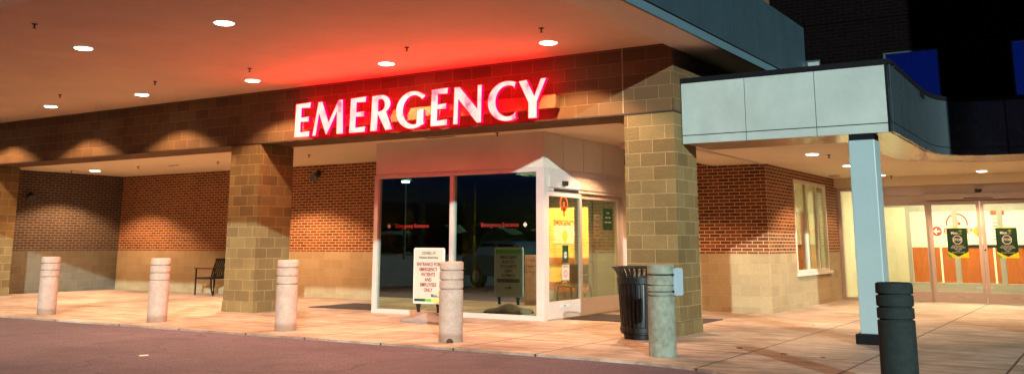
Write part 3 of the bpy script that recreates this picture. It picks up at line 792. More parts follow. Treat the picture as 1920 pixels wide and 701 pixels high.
# wall sign: arrow in a red disc and EMERGENCY
def disc_y(cx, cz, r, y, n=28):
    bm = bmesh.new(); add_prism(bm, [(cx + r * math.cos(2 * PI * k / n), cz + r * math.sin(2 * PI * k / n)) for k in range(n)], 'y', y, y - 0.002); return bm
sg = thing('wall_sign', 'wall sign with white arrow in a red disc, inside the far right entrance', 'sign', (-4.0, WY + 0.5, 1.6))
yy = WY + 0.546
obj('board', box(-4.27, -3.2, yy - 0.012, yy, 1.50, 1.80), 'white_wall', sg)
obj('arrow_disc', disc_y(-4.40, 1.65, 0.135, yy), 'vinyl_red', sg)
bm = bmesh.new(); add_prism(bm, [(-4.50, 1.65), (-4.40, 1.55), (-4.40, 1.625), (-4.31, 1.625), (-4.31, 1.675), (-4.40, 1.675), (-4.40, 1.75)], 'y', yy - 0.004, yy - 0.006)
obj('arrow', bm, 'white', sg)
obj('lettering', text_bm('EMERGENCY', 0.19, (-4.22, yy - 0.0145, 1.65), align='LEFT', weight=0.004), 'vinyl_red', sg)
sg = thing('round_emblem', 'red ring emblem with a small cross on the lobby wall behind the left green poster', 'sign', (-3.8, WY + 0.5, 1.9))
bm = bmesh.new()
for k in range(28):
    a0, a1 = 2 * PI * k / 28, 2 * PI * (k + 1) / 28
    add_prism(bm, [(-3.86 + r * math.cos(a), 1.86 + r * math.sin(a)) for r, a in ((.29, a0), (.29, a1), (.25, a1), (.25, a0))], 'y', yy, yy - 0.003)
obj('ring', bm, 'vinyl_red', sg)
obj('cross', boxes([(-3.90, -3.82, yy - 0.004, yy, 1.76, 1.96), (-3.96, -3.76, yy - 0.0045, yy - 0.0002, 1.82, 1.90)]), 'vinyl_red', sg)
for x, zz, lb_ in ((-3.34, 1.60, 'round mustard sticker on the lobby glass beside the left green poster'), (-1.63, 1.60, 'round mustard sticker on the lobby glass beside the right green poster')):
    s_ = tag(obj('round_sticker', disc_y(x + 0.42, zz, 0.125, 26.09), 'gold'), lb_, 'sticker', 'round stickers on the inner doors')
t = thing('wall_chart', 'tall cream notice with orange heading on the lobby wall', 'notice', (-2.5, WY + .5, 1.5))
obj('sheet', box(-2.98, -2.62, yy - 0.008, yy, 1.27, 2.25), 'white_wall', t)
obj('heading', box(-2.98, -2.62, yy - 0.011, yy - 0.009, 2.08, 2.24), 'wood', t)
for k in range(7): obj('text_line', box(-2.94, -2.68 - 0.05 * (k % 3), yy - 0.011, yy - 0.009, 1.95 - 0.09 * k, 1.975 - 0.09 * k), 'wood', t)

def stop_poster(x0, label):
    """green notice: name, STOP octagon, lines of print, yellow point"""
    w_, y_ = 0.425, EY - 0.030
    x1 = x0 + w_; z0, z1 = 0.99, 1.655; cx = (x0 + x1) / 2
    t = thing('door_poster', label, 'poster', (cx, y_, z0), 'green stop posters on the sliding doors')
    obj('sheet', box(x0, x1, y_, y_ + 0.003, z0, z1), 'poster_yellow', t)
    bm = bmesh.new(); add_prism(bm, [(x0, z0 + 0.135), (cx, z0 + 0.025), (x1, z0 + 0.135), (x1, z1 - 0.012), (x0, z1 - 0.012)], 'y', y_ - 0.0015, y_ - 0.0003)
    obj('green_field', bm, 'poster_green', t)
    bm = bmesh.new(); add_prism(bm, [(x0, z0), (x0 + 0.10, z0), (x0, z0 + 0.12)], 'y', y_ - 0.0015, y_ - 0.0003)
    obj('green_corner', bm, 'poster_lime', t)
    yt = y_ - 0.003
    bm = bmesh.new(); n = 8; r1, r0 = 0.105, 0.088; zc = 1.385
    for k in range(8):
        a0, a1 = PI / 8 + 2 * PI * k / 8, PI / 8 + 2 * PI * (k + 1) / 8
        add_prism(bm, [(cx + r * math.cos(a), zc + r * math.sin(a)) for r, a in ((r1, a0), (r1, a1), (r0, a1), (r0, a0))], 'y', yt, yt - 0.001)
    bm = join_bm([bm, text_bm('STOP', 0.075, (cx, yt - 0.001, zc), weight=0.003), text_bm('Mon', 0.075, (cx - 0.055, yt - 0.001, z1 - 0.12), weight=0.003), text_bm('Health', 0.028, (cx + 0.06, yt - 0.001, z1 - 0.135)),
                  *[text_bm(s, z_, (cx, yt - 0.001, zc - 0.135 - 0.037 * i), weight=0.0006) for i, (s, z_) in enumerate((('IF YOU HAVE A', 0.034), ('FEVER OR COUGH', 0.036), ('TELL OUR', 0.034), ('STAFF', 0.03), ('BEFORE YOU ENTER', 0.03)))]])
    obj('lettering', bm, 'white', t)
    bm = bmesh.new()
    for dx, dz in ((0.07, -0.055), (0.095, -0.075), (0.045, -0.075), (0.07, -0.098)):
        add_prism(bm, [(cx + dx - .011, z1 + dz), (cx + dx, z1 + dz - .011), (cx + dx + .011, z1 + dz), (cx + dx, z1 + dz + .011)], 'y', yt, yt - 0.001)
    obj('emblem', bm, 'poster_yellow', t)
stop_poster(-3.30, 'green stop poster with yellow point on the left sliding door')
stop_poster(-2.30, 'green stop poster with yellow point on the right sliding door')
# warm lights inside
def point(name, loc, energy, col, r=0.15):
    d = bpy.data.lights.new(name, 'POINT'); d.energy = energy; d.color = col; d.shadow_soft_size = r
    o = bpy.data.objects.new(name, d); COL.objects.link(o); o.location = loc; return o
def area(name, loc, sx, sy, energy, col):
    d = bpy.data.lights.new(name, 'AREA'); d.energy = energy; d.color = col; d.shape = 'RECTANGLE'; d.size = sx; d.size_y = sy
    o = bpy.data.objects.new(name, d); COL.objects.link(o); o.location = loc; return o
WARMW = (1.0, 0.88, 0.64)
area('lobby_lamp_light', (-3.2, 27.9, 2.78), 3.2, 1.0, 330, WARMW)
area('entrance_lamp_light', (-3.2, 24.9, 2.78), 3.0, 0.8, 160, WARMW)
area('yellow_lobby_light', (-10.8, 18.6, 2.64), 1.6, 0.6, 190, (1.0, 0.82, 0.42))
area('vestibule_light', (-9.72, 15.8, ZM - 0.0), 0.4, 0.15, 42, (1.0, 0.85, 0.5))
area('office_light', (-7.5, 21.8, 2.84), 0.6, 1.6, 90, (1.0, 0.85, 0.5))

# ------------------------------------------------------------------ downlights
SPOT = (1.0, 0.58, 0.29)
def make_downlight(r=0.13):
    t = thing('downlight', '', 'ceiling light', (0, 0, 0))
    bm = bmesh.new(); add_lathe(bm, [(r, 0.0), (r + 0.022, -0.004), (r + 0.022, 0.0), (r + 0.012, 0.012), (r, 0.012)], seg=28, cap=False)
    obj('trim_ring', bm, 'sign_white', t, smooth=True)
    bm = bmesh.new(); add_lathe(bm, [(r, -0.003), (r * 0.9, -0.012), (r * 0.5, -0.018), (0.005, -0.02)], seg=28)
    obj('lens', bm, 'lamp', t, smooth=True)
    return t
dl0 = make_downlight(); used = [False]
def downlight(x, y, z, label, energy, half=62, col=SPOT, group='round downlights in the canopy ceilings', scale=1.0, blend=0.3):
    o = dl0 if not used[0] else copy_tree(dl0); used[0] = True
    o.location = (x, y, z - 0.001); o.scale = (scale, scale, 1)
    tag(o, label, 'ceiling light', group)
    d = bpy.data.lights.new('downlight_beam', 'SPOT'); d.energy = energy; d.color = col
    d.spot_size = R(2 * half); d.spot_blend = blend; d.shadow_soft_size = 0.06
    s = bpy.data.objects.new('downlight_beam', d); COL.objects.link(s); s.location = (x, y, z - 0.03)
E0 = 700
G1 = 'round downlights in the big canopy'
for x, y, l in ((-13.41, 8.53, 'large round downlight in big canopy, near left with a sprinkler to its left'), (-10.19, 8.53, 'large round downlight at the left fringe of the red glow'), (-7.0, 8.6, 'round downlight cut by the top edge above the letter R'),
                (-19.85, 11.97, 'round downlight farthest left, above the left wall scallop'), (-16.66, 11.97, 'round downlight above the right of the two bright scallops'), (-13.45, 12.0, 'round downlight just left above the first letter of the sign'),
                (-10.23, 12.03, 'round downlight in the red glow above the middle of the sign'), (-7.05, 12.03, 'round downlight above the last letter of the sign'),
                (-16.6, 8.53, 'round downlight beyond the left border in the near row'), (-23.05, 11.97, 'round downlight beyond the left border above the far left column')):
    downlight(x, y, ZS, l, E0, group=G1)
G2 = 'round downlights in the recess'
downlight(-23.47, 15.58, ZB, 'round downlight in the low recess ceiling at far left', 1100, group=G2)
downlight(-17.05, 15.58, ZB, 'round downlight hidden behind the block column near the vestibule', 1500, group=G2)
downlight(-7.25, 15.6, ZB, 'round downlight hidden behind the corner column beside the vestibule', 700, group=G2)
G3 = 'round downlights over the walkway'
SP2 = (1.0, 0.63, 0.34)
downlight(-4.38, 16.56, 2.83, 'round downlight in the walkway ceiling left of the post, nearer one', 420, col=SP2, group=G3, scale=0.8)
downlight(-4.44, 19.43, 2.83, 'round downlight in the walkway ceiling left of the post, farther one', 420, col=SP2, group=G3, scale=0.8)
downlight(-2.35, 22.4, 2.83, 'round downlight in front of the far right sliding doors', 420, col=SP2, group=G3, scale=0.8)
downlight(-0.2, 19.5, 2.83, 'round downlight beyond the right border over the walkway', 420, col=SP2, group=G3, scale=0.8)
downlight(-4.45, 22.5, 2.83, 'round downlight hidden by the post near the entrance', 200, col=SP2, group=G3, scale=0.8)

# ------------------------------------------------------------------ sprinklers
def make_sprinkler():
    bm = bmesh.new()
    add_lathe(bm, [(0.04, 0.0), (0.04, -0.006), (0.014, -0.01), (0.012, -0.03), (0.009, -0.035), (0.009, -0.055), (0.024, -0.058), (0.024, -0.063)], seg=14)
    return obj('sprinkler', bm, 'groove', smooth=True)
sp0 = make_sprinkler(); first = True
for x, y, z, l in ((-12.46, 7.17, ZS, 'sprinkler head near the top left corner of the big soffit'), (-18.08, 11.08, ZS, 'leftmost sprinkler head in the far row of the big soffit'), (-15.06, 11.08, ZS, 'sprinkler head above the second scallop'),
                   (-12.53, 11.1, ZS, 'sprinkler head beside the downlight left of the sign'), (-9.08, 11.15, ZS, 'sprinkler head in the middle of the red glow'), (-6.63, 11.12, ZS, 'sprinkler head above the downlight at the end of the sign'),
                   (-24.0, 15.24, ZB, 'sprinkler head just left of the recess downlight'), (-21.2, 15.28, ZB, 'sprinkler head right of the recess downlight'), (-18.3, 15.39, ZB, 'sprinkler head in the recess ceiling left of the middle column'),
                   (-15.14, 15.25, ZB, 'sprinkler head in the recess ceiling right of the middle column'), (-9.25, 13.96, ZB, 'sprinkler head at the top of the vestibule header'),
                   (-4.16, 16.81, 2.83, 'sprinkler head right of the nearer walkway downlight'), (-4.29, 22.9, 2.62 + 0.21, 'sprinkler head right of the post by the bulkhead'), (-4.2, 20.0, 2.83, 'sprinkler head behind the post in the walkway ceiling')):
    o = sp0 if first else sp0.copy()
    if not first: COL.objects.link(o)
    first = False
    o.location = (x, y, z)
    tag(o, l, 'sprinkler', 'sprinkler heads in the ceilings')
bm = bmesh.new(); add_lathe(bm, [(0.13, 0), (0.13, -0.03), (0.09, -0.05)], 0, 0, 24)
o = obj('speaker_disc', bm, 'trim_soffit', smooth=True); o.location = (-5.35, 22.0, 2.829); tag(o, 'small round ceiling disc beside the tall side window', 'ceiling speaker')

# ------------------------------------------------------------------ the red sign
def ell(cx, cz, rx, rz, a0, a1, n=14):
    return [(cx + rx * math.cos(R(a0 + (a1 - a0) * k / n)), cz + rz * math.sin(R(a0 + (a1 - a0) * k / n))) for k in range(n + 1)]
GE = (0.66, [[(0, 0), (.03, 1), (.64, 1.02), (.62, .85), (.27, .865), (.265, .585), (.58, .60), (.575, .44), (.255, .45), (.245, .145), (.62, .165), (.62, -.005)]])
GM = (1.20, [[(0, 0), (.20, 1), (.36, 1), (.625, .38), (.985, 1), (1.15, 1), (1.20, 0), (.945, 0), (.93, .64), (.58, .02), (.53, .02), (.245, .64), (.14, 0)]])
GR = (0.80, [[(0, 0), (.04, 1)] + [(.36, 1.015)] + ell(.36, .745, .355, .27, 75, -55, 12) + [(.80, .01), (.55, 0), (.265, .46), (.25, 0)],
             [(.275, .88), (.36, .89)] + ell(.34, .725, .165, .17, 75, -75, 10) + [(.27, .55)]])
GG = (0.96, [[(.96, .90)] + ell(.58, .5, .58, .525, 48, 312, 30) + [(.96, .10), (.96, .51), (.73, .50), (.72, .14)] + ell(.62, .5, .37, .40, -75, -315, 26) + [(.90, .76)]])
GN = (0.91, [[(0, 0), (.03, 1), (.20, 1), (.765, .38), (.775, 1), (.91, 1), (.895, 0), (.755, 0), (.165, .66), (.15, 0)]])
GC = (0.87, [[(.845, .93)] + ell(.60, .5, .60, .525, 62, 298, 30) + [(.84, .08), (.86, .235)] + ell(.62, .5, .375, .40, -62, -298, 26) + [(.81, .76)]])
GY = (0.82, [[(0, .98), (.24, 1), (.465, .57), (.655, 1), (.82, 1), (.54, .42), (.54, 0), (.285, 0), (.285, .41)]])
sign_h, YL = 0.63, 12.68
sign = thing('emergency_sign', 'glowing red and white EMERGENCY letters mounted on the block fascia', 'sign', (-10.3, 12.9, 3.26))
obj('raceway', box(-13.0, -7.40, 12.84, 12.995, 3.43, 3.64), 'raceway', sign)
def letter(g, x0, x1):
    w, loops = g
    k = (x1 - x0) / w
    cu = bpy.data.curves.new('glyph', 'CURVE'); cu.dimensions = '2D'; cu.fill_mode = 'BOTH'; cu.extrude = 0.03; cu.offset = -0.005
    for lp in loops:
        sp = cu.splines.new('POLY'); sp.points.add(len(lp) - 1)
        for p, q in zip(sp.points, lp): p.co = (q[0] * k, q[1] * sign_h, 0, 1)
        sp.use_cyclic_u = True
    o = bpy.data.objects.new('glyph', cu); COL.objects.link(o)
    me = bpy.data.meshes.new_from_object(o.evaluated_get(bpy.context.evaluated_depsgraph_get()))
    bm = bmesh.new(); bm.from_mesh(me)
    bmesh.ops.remove_doubles(bm, verts=bm.verts, dist=1e-5)
    bmesh.ops.transform(bm, matrix=Matrix.Translation((x0, YL + 0.03, 3.262)) @ FACE_FRONT, verts=bm.verts)
    bpy.data.objects.remove(o); bpy.data.curves.remove(cu); bpy.data.meshes.remove(me)
    bm.normal_update()
    for f in bm.faces:
        f.material_index = 0 if (f.normal.y < -0.7 or (abs(f.normal.y) > 0.7 and f.calc_center_median().y < YL + 0.03)) else 1
    return obj('letter', bm, ['letter_face', 'letter_side'], sign)
for g, x0, x1 in ((GE, -13.0, -12.585), (GM, -12.535, -11.765), (GE, -11.622, -11.22), (GR, -11.121, -10.61), (GG, -10.539, -9.924), (GE, -9.775, -9.395), (GN, -9.295, -8.712), (GC, -8.595, -8.038), (GY, -7.992, -7.468)):
    letter(g, x0, x1)

# ------------------------------------------------------------------ bollards
def bollard_profile(h, r=0.163):
    pr = [(r, 0.0)]
    for g in (0.655, 0.77, 0.888):
        z = g * h
        pr += [(r, z - 0.014), (r - 0.005, z - 0.008), (r - 0.020, z - 0.007), (r - 0.020, z + 0.007), (r - 0.005, z + 0.008), (r, z + 0.014)]
    pr += [(r, h - 0.02), (r - 0.006, h - 0.006), (r - 0.02, h), (0.001, h)]
    return pr
def make_bollard(h, mat, x, y, label):
    bm = bmesh.new(); add_lathe(bm, bollard_profile(h), seg=40)
    o = obj('bollard', bm, mat, smooth=True); o.location = (x, y, 0)
    return tag(o, label, 'bollard', 'concrete bollards along the kerb')
b0 = make_bollard(1.055, 'concrete', -17.16, 10.64, 'pinkish concrete bollard at far left of the row')
for x, l, rz in ((-13.95, 'pinkish concrete bollard in front of the brightly lit brick wall', 1), (-10.91, 'pinkish concrete bollard just right of the middle block column', 2), ):
    o = b0.copy(); COL.objects.link(o); o.location = (x, 10.64, 0); o.rotation_euler.z = rz; tag(o, l, 'bollard', 'concrete bollards along the kerb')
M['cool_lit_concrete'] = plain('cool_light_painted_concrete', (0.23, 0.235, 0.19), 0.85, var=0.3, scale=12, bmp=0.4, bscale=110)  # cool lot light put into the concrete colour of this one bollard
make_bollard(1.055, 'cool_lit_concrete', -4.69, 10.64, 'grey concrete bollard in front of the black litter bin')
bt = thing('bollard', 'tan concrete bollard with chipped foot, in front of the notice board', 'bollard', (-7.79, 10.64, 0), 'concrete bollards along the kerb')
bm = bmesh.new(); add_lathe(bm, bollard_profile(1.06), -7.79, 10.64, seg=40); obj('post', bm, 'concrete', bt, smooth=True)
# the chipped hollow at the foot faces the road
ca = math.atan2(-10.64, 7.79) ; cxx, cyy = -7.79 + 0.158 * math.cos(ca - 0.08), 10.64 + 0.158 * math.sin(ca - 0.08)
bm = bmesh.new(); bmesh.ops.create_icosphere(bm, subdivisions=2, radius=0.045)
for vv in bm.verts: vv.co = Vector((vv.co.x * (0.9 + .3 * random.random()), vv.co.y * 0.5, max(-0.0, vv.co.z) * (1.2 + .4 * random.random()) ))
bmesh.ops.rotate(bm, verts=bm.verts, cent=(0, 0, 0), matrix=Matrix.Rotation(ca + PI / 2, 3, 'Z')); bmesh.ops.translate(bm, verts=bm.verts, vec=(cxx, cyy, 0.001))
obj('chipped_hollow', bm, plain('rusty_hollow', (0.06, 0.02, 0.012), 0.9, var=0.5, scale=40), bt)
make_bollard(0.95, 'shade_concrete', -1.80, 9.35, 'concrete bollard with painted-in shade at the right in front of the pale post')

# pale plaque strapped to the grey bollard
t = thing('strapped_plaque', 'rounded pale plaque strapped to the right side of the grey bollard', 'plaque', (-4.50, 10.70, 0.8))
bm = bmesh.new(); pts = []
for cx_, cz_, a0 in ((0.06, 0.13, 0), (-0.06, 0.13, 90), (-0.06, -0.13, 180), (0.06, -0.13, 270)):
    pts += [(10.72 + cx_ + 0.03 * math.cos(R(a0 + 15 * k)), 0.855 + cz_ + 0.03 * math.sin(R(a0 + 15 * k))) for k in range(7)]
add_prism(bm, pts, 'x', -4.515, -4.49)
bmesh.ops.rotate(bm, verts=bm.verts, cent=(-4.5, 10.72, 0.85), matrix=Matrix.Rotation(R(-10), 3, 'Z'))
obj('plate', bm, 'plaque', t, bevel=0.004)
for zz in (0.937, 0.745):
    bm = bmesh.new()
    for k in range(24):
        a0, a1 = 2 * PI * k / 24, 2 * PI * (k + 1) / 24
        add_tube(bm, (-4.69 + .168 * math.cos(a0), 10.64 + .168 * math.sin(a0), zz), (-4.69 + .168 * math.cos(a1), 10.64 + .168 * math.sin(a1), zz), 0.005, seg=5)
    add_box(bm, -4.535, -4.515, 10.60, 10.63, zz - .012, zz + .012)
    obj('strap', bm, 'black', t)

# ------------------------------------------------------------------ litter bin
bx, by = -5.80, 12.42
t = thing('litter_bin', 'black slatted steel litter bin with flared rim behind the grey bollard', 'litter bin', (bx, by, 0))
ns = 30
bm = bmesh.new()
prof = [(0.275, 0.07), (0.285, 0.30), (0.302, 0.62), (0.307, 0.78), (0.315, 0.87), (0.345, 0.925), (0.385, 0.965)]
for k in range(ns):
    a = 2 * PI * k / ns
    u = Vector((math.cos(a), math.sin(a), 0)); tv = Vector((-math.sin(a), math.cos(a), 0))
    rows = []
    for r, z in prof:
        hw = 0.0175 if z < 0.88 else 0.014
        c = Vector((bx, by, z)) + u * r
        rows.append([bm.verts.new(c - tv * hw), bm.verts.new(c + tv * hw), bm.verts.new(c + tv * hw - u * 0.006), bm.verts.new(c - tv * hw - u * 0.006)])
    for p, q in zip(rows, rows[1:]):
        for j in range(4): bm.faces.new((p[j], p[(j + 1) % 4], q[(j + 1) % 4], q[j]))
    bm.faces.new(rows[0][::-1]); bm.faces.new(rows[-1])
obj('slats', bm, 'black_steel', t)
def ring(r, z, rr, seg=48):
    bm = bmesh.new(); n2 = 8; rows = []
    for k in range(seg):
        a = 2 * PI * k / seg
        rows.append([bm.verts.new((bx + (r + rr * math.cos(2 * PI * j / n2)) * math.cos(a), by + (r + rr * math.cos(2 * PI * j / n2)) * math.sin(a), z + rr * math.sin(2 * PI * j / n2))) for j in range(n2)])
    for k in range(seg):
        p, q = rows[k], rows[(k + 1) % seg]
        for j in range(n2): bm.faces.new((p[j], q[j], q[(j + 1) % n2], p[(j + 1) % n2]))
    return bm
obj('rim', ring(0.387, 0.972, 0.013), 'black_steel', t, smooth=True)
bm = bmesh.new(); add_lathe(bm, [(0.311, 0.75), (0.318, 0.755), (0.320, 0.84), (0.313, 0.845)], bx, by, 40, cap=False); obj('upper_band', bm, 'black_steel', t, smooth=True)
bm = bmesh.new(); add_lathe(bm, [(0.280, 0.09), (0.290, 0.095), (0.292, 0.16), (0.284, 0.165)], bx, by, 40, cap=False); obj('lower_band', bm, 'black_steel', t, smooth=True)
bm = bmesh.new(); add_lathe(bm, [(0.20, 0.0), (0.235, 0.005), (0.24, 0.06), (0.258, 0.07), (0.258, 0.09)], bx, by, 32); obj('foot', bm, 'black_steel', t, smooth=True)
bm = bmesh.new(); add_lathe(bm, [(0.240, 0.09), (0.262, 0.78), (0.255, 0.80), (0.22, 0.80), (0.21, 0.3)], bx, by, 32, cap=True); obj('liner', bm, 'black', t, smooth=True)

# ------------------------------------------------------------------ notice board on moulded base
ax_, ay_ = -9.99, 13.0
t = thing('notice_board_stand', 'white framed notice board on a grey moulded base before the vestibule', 'sign stand', (ax_, ay_, 0))
def rrect(cx, cz, hw, hz, r, n=5):
    pts = []
    for sx_, sz_, a0 in ((1, 1, 0), (-1, 1, 90), (-1, -1, 180), (1, -1, 270)):
        pts += [(cx + sx_ * (hw - r) + r * math.cos(R(a0 + 90 * k / n)), cz + sz_ * (hz - r) + r * math.sin(R(a0 + 90 * k / n))) for k in range(n + 1)]
    return pts
ZC = 0.765
bm = bmesh.new(); add_prism(bm, rrect(ax_, ZC, 0.325, 0.465, 0.035), 'y', ay_ - 0.018, ay_ + 0.018)
obj('frame', bm, 'white', t, bevel=0.006)
obj('front_sheet', box(ax_ - 0.295, ax_ + 0.295, ay_ - 0.0205, ay_ - 0.019, ZC - 0.43, ZC + 0.435), 'sign_white', t)
fy = ay_ - 0.0225
bmr = ([text_bm(s, 0.084, (ax_, fy, z), sx=0.80, weight=0.0015) for s, z in (('ENTRANCE FOR', 0.955), ('EMERGENCY', 0.870), ('PATIENTS', 0.785), ('AND', 0.700), ('EMPLOYEES', 0.615), ('ONLY', 0.530))])
print_lines(bmr, 'text_red', t, 'red_text_line')
bmr = ([text_bm('COVID-19', 0.066, (ax_, fy, 1.140), weight=0.001), text_bm('Visitation Restrictions', 0.058, (ax_, fy, 1.070), sx=0.80, weight=0.0005), text_bm('Mon', 0.070, (ax_ + 0.13, fy, 0.440), weight=0.002), text_bm('Health', 0.028, (ax_ + 0.22, fy, 0.425))])
print_lines(bmr, 'text_dark', t, 'grey_text_line')
bm = bmesh.new()
for dx, dz in ((0, .024), (.02, 0), (-.02, 0), (0, -.024)):
    add_prism(bm, [(ax_ + .225 + dx - .012, 0.480 + dz), (ax_ + .225 + dx, 0.468 + dz), (ax_ + .225 + dx + .012, 0.480 + dz), (ax_ + .225 + dx, 0.492 + dz)], 'y', fy, fy - 0.001)
obj('emblem', bm, 'poster_lime', t)
obj('dark_band', box(ax_ - 0.29, ax_ - 0.06, fy, fy + 0.001, 0.345, 0.385), 'poster_green', t)
obj('lime_band', box(ax_ - 0.06, ax_ + 0.08, fy, fy + 0.001, 0.345, 0.385), 'poster_lime', t)
obj('yellow_band', box(ax_ + 0.08, ax_ + 0.29, fy, fy + 0.001, 0.345, 0.385), 'poster_yellow', t)
obj('rear_sheet', box(ax_ - 0.295, ax_ + 0.295, ay_ + 0.019, ay_ + 0.0205, ZC - 0.43, ZC + 0.435), 'sign_white', t)
by_ = ay_ + 0.0225
print_lines(([text_bm(s, 0.078, (ax_, by_, z), FACE_BACK, weight=0.002) for s, z in (('WELCOME', 1.04), ('TO OUR', 0.955), ('TOBACCO', 0.87), ('FREE', 0.785), ('CAMPUS', 0.70), ('Mon', 0.47))] + [box(ax_ - 0.26, ax_ + 0.26, by_ - 0.001, by_, 0.57, 0.64)]), 'text_dark', t, 'rear_text_line')
obj('rear_band', box(ax_ - 0.29, ax_ + 0.29, by_ - 0.001, by_, 1.11, 1.19), 'poster_lime', t)
for dx in (-0.21, 0.21):
    o = obj('spring_mount', boxes([(ax_ + dx - 0.035, ax_ + dx + 0.035, ay_ - 0.02, ay_ + 0.02, 0.255, 0.30), (ax_ + dx - 0.025, ax_ + dx + 0.025, ay_ - 0.016, ay_ + 0.016, 0.16, 0.255)]), 'black', t)
bm = bmesh.new(); nx, ny = 28, 16; grid = []
for i in range(nx + 1):
    row = []
    for j in range(ny + 1):
        u = -1 + 2 * i / nx; w_ = -1 + 2 * j / ny
        edge_ = (1 - abs(u) ** 3.0) * (1 - abs(w_) ** 3.0)
        h_ = 0.035 + 0.13 * max(0, edge_) ** 0.6 * (0.72 + 0.28 * math.cos(u * PI * 1.0) * (1 - abs(w_)) + 0.15 * math.cos(2 * PI * u))
        k_ = 1 - 0.10 * (abs(u) ** 2) * (abs(w_) ** 2)
        row.append(bm.verts.new((ax_ + 0.46 * u * k_, ay_ + 0.27 * w_ * k_, max(0.03, h_))))
    grid.append(row)
for i in range(nx):
    for j in range(ny): bm.faces.new((grid[i][j], grid[i + 1][j], grid[i + 1][j + 1], grid[i][j + 1]))
bd = [e_ for e_ in bm.edges if e_.is_boundary]
ex = bmesh.ops.extrude_edge_only(bm, edges=bd)
for vv in [g for g in ex['geom'] if isinstance(g, bmesh.types.BMVert)]: vv.co.z = 0.0
obj('base', bm, 'base_grey', t, smooth=True)

# ------------------------------------------------------------------ armchair of black metal by the wall
t = thing('metal_armchair', 'black metal armchair half hidden behind the middle block column', 'chair', (-19.9, 16.9, 0))
cx0, cx1, cy0, cy1 = -20.35, -19.75, 16.62, 17.22
for yy_ in (cy0, cy1):
    bm = bmesh.new()
    add_box(bm, cx0 - .022, cx0 + .022, yy_ - .012, yy_ + .012, 0.0, 0.66); obj('leg', bm, 'black_steel', t, bevel=0.004)
    bm = bmesh.new(); pts = [(cx1 - 0.02, 0.45), (cx1 - .01, 0.30), (cx1 + 0.02, 0.15), (cx1 + 0.09, 0.0)]
    for (a_, z_), (b_, y_) in zip(pts, pts[1:]): add_prism(bm, [(a_ - .02, z_), (a_ + .02, z_), (b_ + .02, y_), (b_ - .02, y_)], 'y', yy_ - .012, yy_ + .012)
    obj('leg', bm, 'black_steel', t)
    obj('armrest', box(cx0 - 0.06, cx1 + 0.05, yy_ - 0.028, yy_ + 0.028, 0.66, 0.685), 'black_steel', t, bevel=0.006)
obj('seat', boxes([(cx0, cx1 + 0.02, cy0, cy1, 0.405, 0.45)] ), 'black_steel', t, bevel=0.01)
bm = bmesh.new()
for k in range(9):
    yk = cy0 + 0.03 + k * (cy1 - cy0 - 0.06) / 8
    pts = [(cx1 - 0.05, 0.44), (cx1 + 0.02, 0.66), (cx1 + 0.13, 0.90)]
    for (a_, z_), (b_, y_) in zip(pts, pts[1:]): add_prism(bm, [(a_ - .008, z_), (a_ + .008, z_), (b_ + .008, y_), (b_ - .008, y_)], 'y', yk - .022, yk + .022)
add_prism(bm, [(cx1 + 0.11, 0.87), (cx1 + 0.15, 0.87), (cx1 + 0.17, 0.93), (cx1 + 0.13, 0.93)], 'y', cy0 - .01, cy1 + .01)
obj('backrest', bm, 'black_steel', t)

# ------------------------------------------------------------------ mats, wall fixtures, litter
tag(obj('door_mat', box(-8.40, -5.97, 14.78, 16.15, 0.0, 0.012), 'mat'), 'dark ribbed mat at the vestibule door, right of the vestibule', 'mat')
tag(obj('door_mat', box(-14.45, -12.32, 14.72, 16.15, 0.0, 0.012), 'mat'), 'dark ribbed mat left of the vestibule, behind the third bollard', 'mat')
def flood(x, y, z, ax, label):
    t = thing('wall_camera', label, 'security camera', (x, y, z))
    bm = bmesh.new(); add_lathe(bm, [(0.06, 0), (0.06, 0.02), (0.03, 0.04)], 0, 0, 16)
    bmesh.ops.rotate(bm, verts=bm.verts, cent=(0, 0, 0), matrix=Matrix.Rotation(R(90), 3, 'X' if ax == 'y' else 'Y'))
    if ax == 'x': pass
    bmesh.ops.translate(bm, verts=bm.verts, vec=(x, y, z)); obj('bracket', bm, 'black', t, smooth=True)
    d = Vector((0.35, -1, -0.7)).normalized() if ax == 'y' else Vector((1, -0.5, -0.6)).normalized()
    p = Vector((x, y, z))
    bm = bmesh.new(); add_tube(bm, p + d * 0.02, p + d * 0.12, 0.02); add_tube(bm, p + d * 0.09, p + d * 0.30, 0.085, 0.10, 14); obj('housing', bm, 'black', t, smooth=True)
flood(-17.0, 17.47, 3.07, 'y', 'black wall camera high on the brick right of the middle column')
flood(-24.90, 14.7, 2.62, 'x', 'black wall camera on the shaded side wall at far left')
for x, y, r, l in ((-4.2, 11.95, 0.03, 'small dark leaf scrap on the pavement behind the grey bollard'), (-3.55, 11.6, 0.028, 'small dark scrap on the pavement right of the joint'), (-3.05, 11.5, 0.022, 'tiny dark scrap on the pavement left of the dark bollard'), (-4.35, 15.9, 0.03, 'tiny scrap on the walkway in front of the window wall')):
    bm = bmesh.new(); n = 7
    add_prism(bm, [(x + r * (0.6 + 0.7 * random.random()) * math.cos(2 * PI * k / n) * 1.4, y + r * (0.5 + 0.6 * random.random()) * math.sin(2 * PI * k / n)) for k in range(n)], 'z', 0.001, 0.006)
    tag(obj('litter_scrap', bm, 'groove'), l, 'litter')
bm = bmesh.new(); add_prism(bm, [(-10.15 + 0.06 * math.cos(2 * PI * k / 9) * (1 if k % 2 else .7), 7.59 + 0.06 * math.sin(2 * PI * k / 9)) for k in range(9)], 'z', -0.029, -0.024)
tag(obj('litter_scrap', bm, 'vest_panel'), 'pale flattened scrap lying on the driveway asphalt', 'litter')

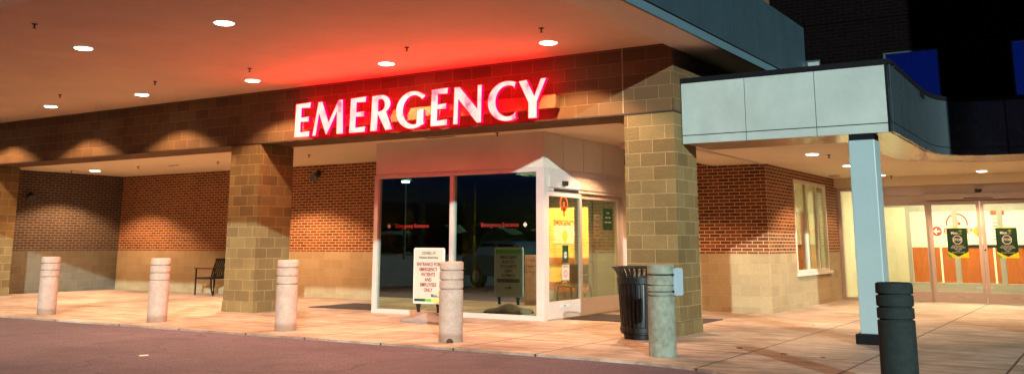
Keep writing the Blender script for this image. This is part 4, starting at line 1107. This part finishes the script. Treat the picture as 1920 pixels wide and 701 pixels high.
# ------------------------------------------------------------------ what the windows mirror: a parked car and a far tree line
def parked_car(x, y, rz):
    t = thing('parked_car', 'dark blue car parked on the driveway left of the photographer, mirrored in the window', 'car', (0, 0, 0))
    side = [(-2.2, .35), (2.15, .35), (2.2, .62), (2.05, .80), (1.15, .92), (0.55, 1.38), (-1.1, 1.42), (-1.75, 1.0), (-2.2, .95)]
    bm = bmesh.new(); add_prism(bm, side, 'y', -0.85, 0.85); obj('body', bm, 'car_paint', t, bevel=0.05)
    bm = bmesh.new()
    for s in (-1, 1):
        add_prism(bm, [(0.95, .94), (0.50, 1.30), (-0.25, 1.33), (-0.25, .96)], 'y', s * 0.852, s * 0.856)
        add_prism(bm, [(-0.35, .96), (-0.35, 1.33), (-1.05, 1.34), (-1.5, 1.0)], 'y', s * 0.852, s * 0.856)
    obj('side_window', bm, 'up_glass', t)
    for px in (-1.35, 1.35):
        for s in (-1, 1):
            bm = bmesh.new(); add_tube(bm, (px, s * .68, .33), (px, s * .88, .33), 0.33, seg=24); w_ = obj('wheel', bm, 'rubber', t, smooth=True)
            bm = bmesh.new(); add_tube(bm, (px, s * .881, .33), (px, s * .89, .33), 0.19, seg=16); obj('rim', bm, 'steel', w_)
    for s in (-1, 1): obj('headlight', box(2.16, 2.205, s * .62 - .16, s * .62 + .16, .62, .74), 'white', t, bevel=0.01)
    t.location = (x, y, -0.03); t.rotation_euler.z = rz
parked_car(-15.6, 3.4, R(20))
bm = bmesh.new()
for k in range(90):
    x = -140 + k * 3.1; h = 2.2 + 1.2 * random.random() + 0.6 * math.sin(k * .35); r = 2.2 + random.random()
    m4 = Matrix.Translation((x, -75 + 4 * random.random(), h * 0.5)) @ Matrix.Diagonal((r, r, h * 0.55, 1))
    bmesh.ops.create_icosphere(bm, subdivisions=2, radius=1, matrix=m4)
for vv in bm.verts: vv.co += Vector((random.uniform(-.25, .25), random.uniform(-.25, .25), random.uniform(-.3, .3)))
o = obj('far_tree_line', bm, 'foliage'); o['kind'] = 'stuff'; o['label'] = 'dark tree line beyond the parking lot'

t = thing('street_lamp', 'tall parking lot lamp far behind the camera, mirrored in the left window', 'street lamp', (-51.5, -35, 0))
bm = bmesh.new(); add_tube(bm, (-51.5, -35, 0), (-51.5, -35, 6.6), 0.10, 0.06); obj('pole', bm, 'black_steel', t, smooth=True)
obj('head', box(-51.9, -51.1, -35.3, -34.7, 6.6, 6.75), 'black_steel', t)
M['cool_lamp'] = emis('cool_lamp_lens', (0.55, 1.0, 1.0), 30)
obj('lens', box(-51.75, -51.25, -35.2, -34.8, 6.45, 6.598), 'cool_lamp', t)
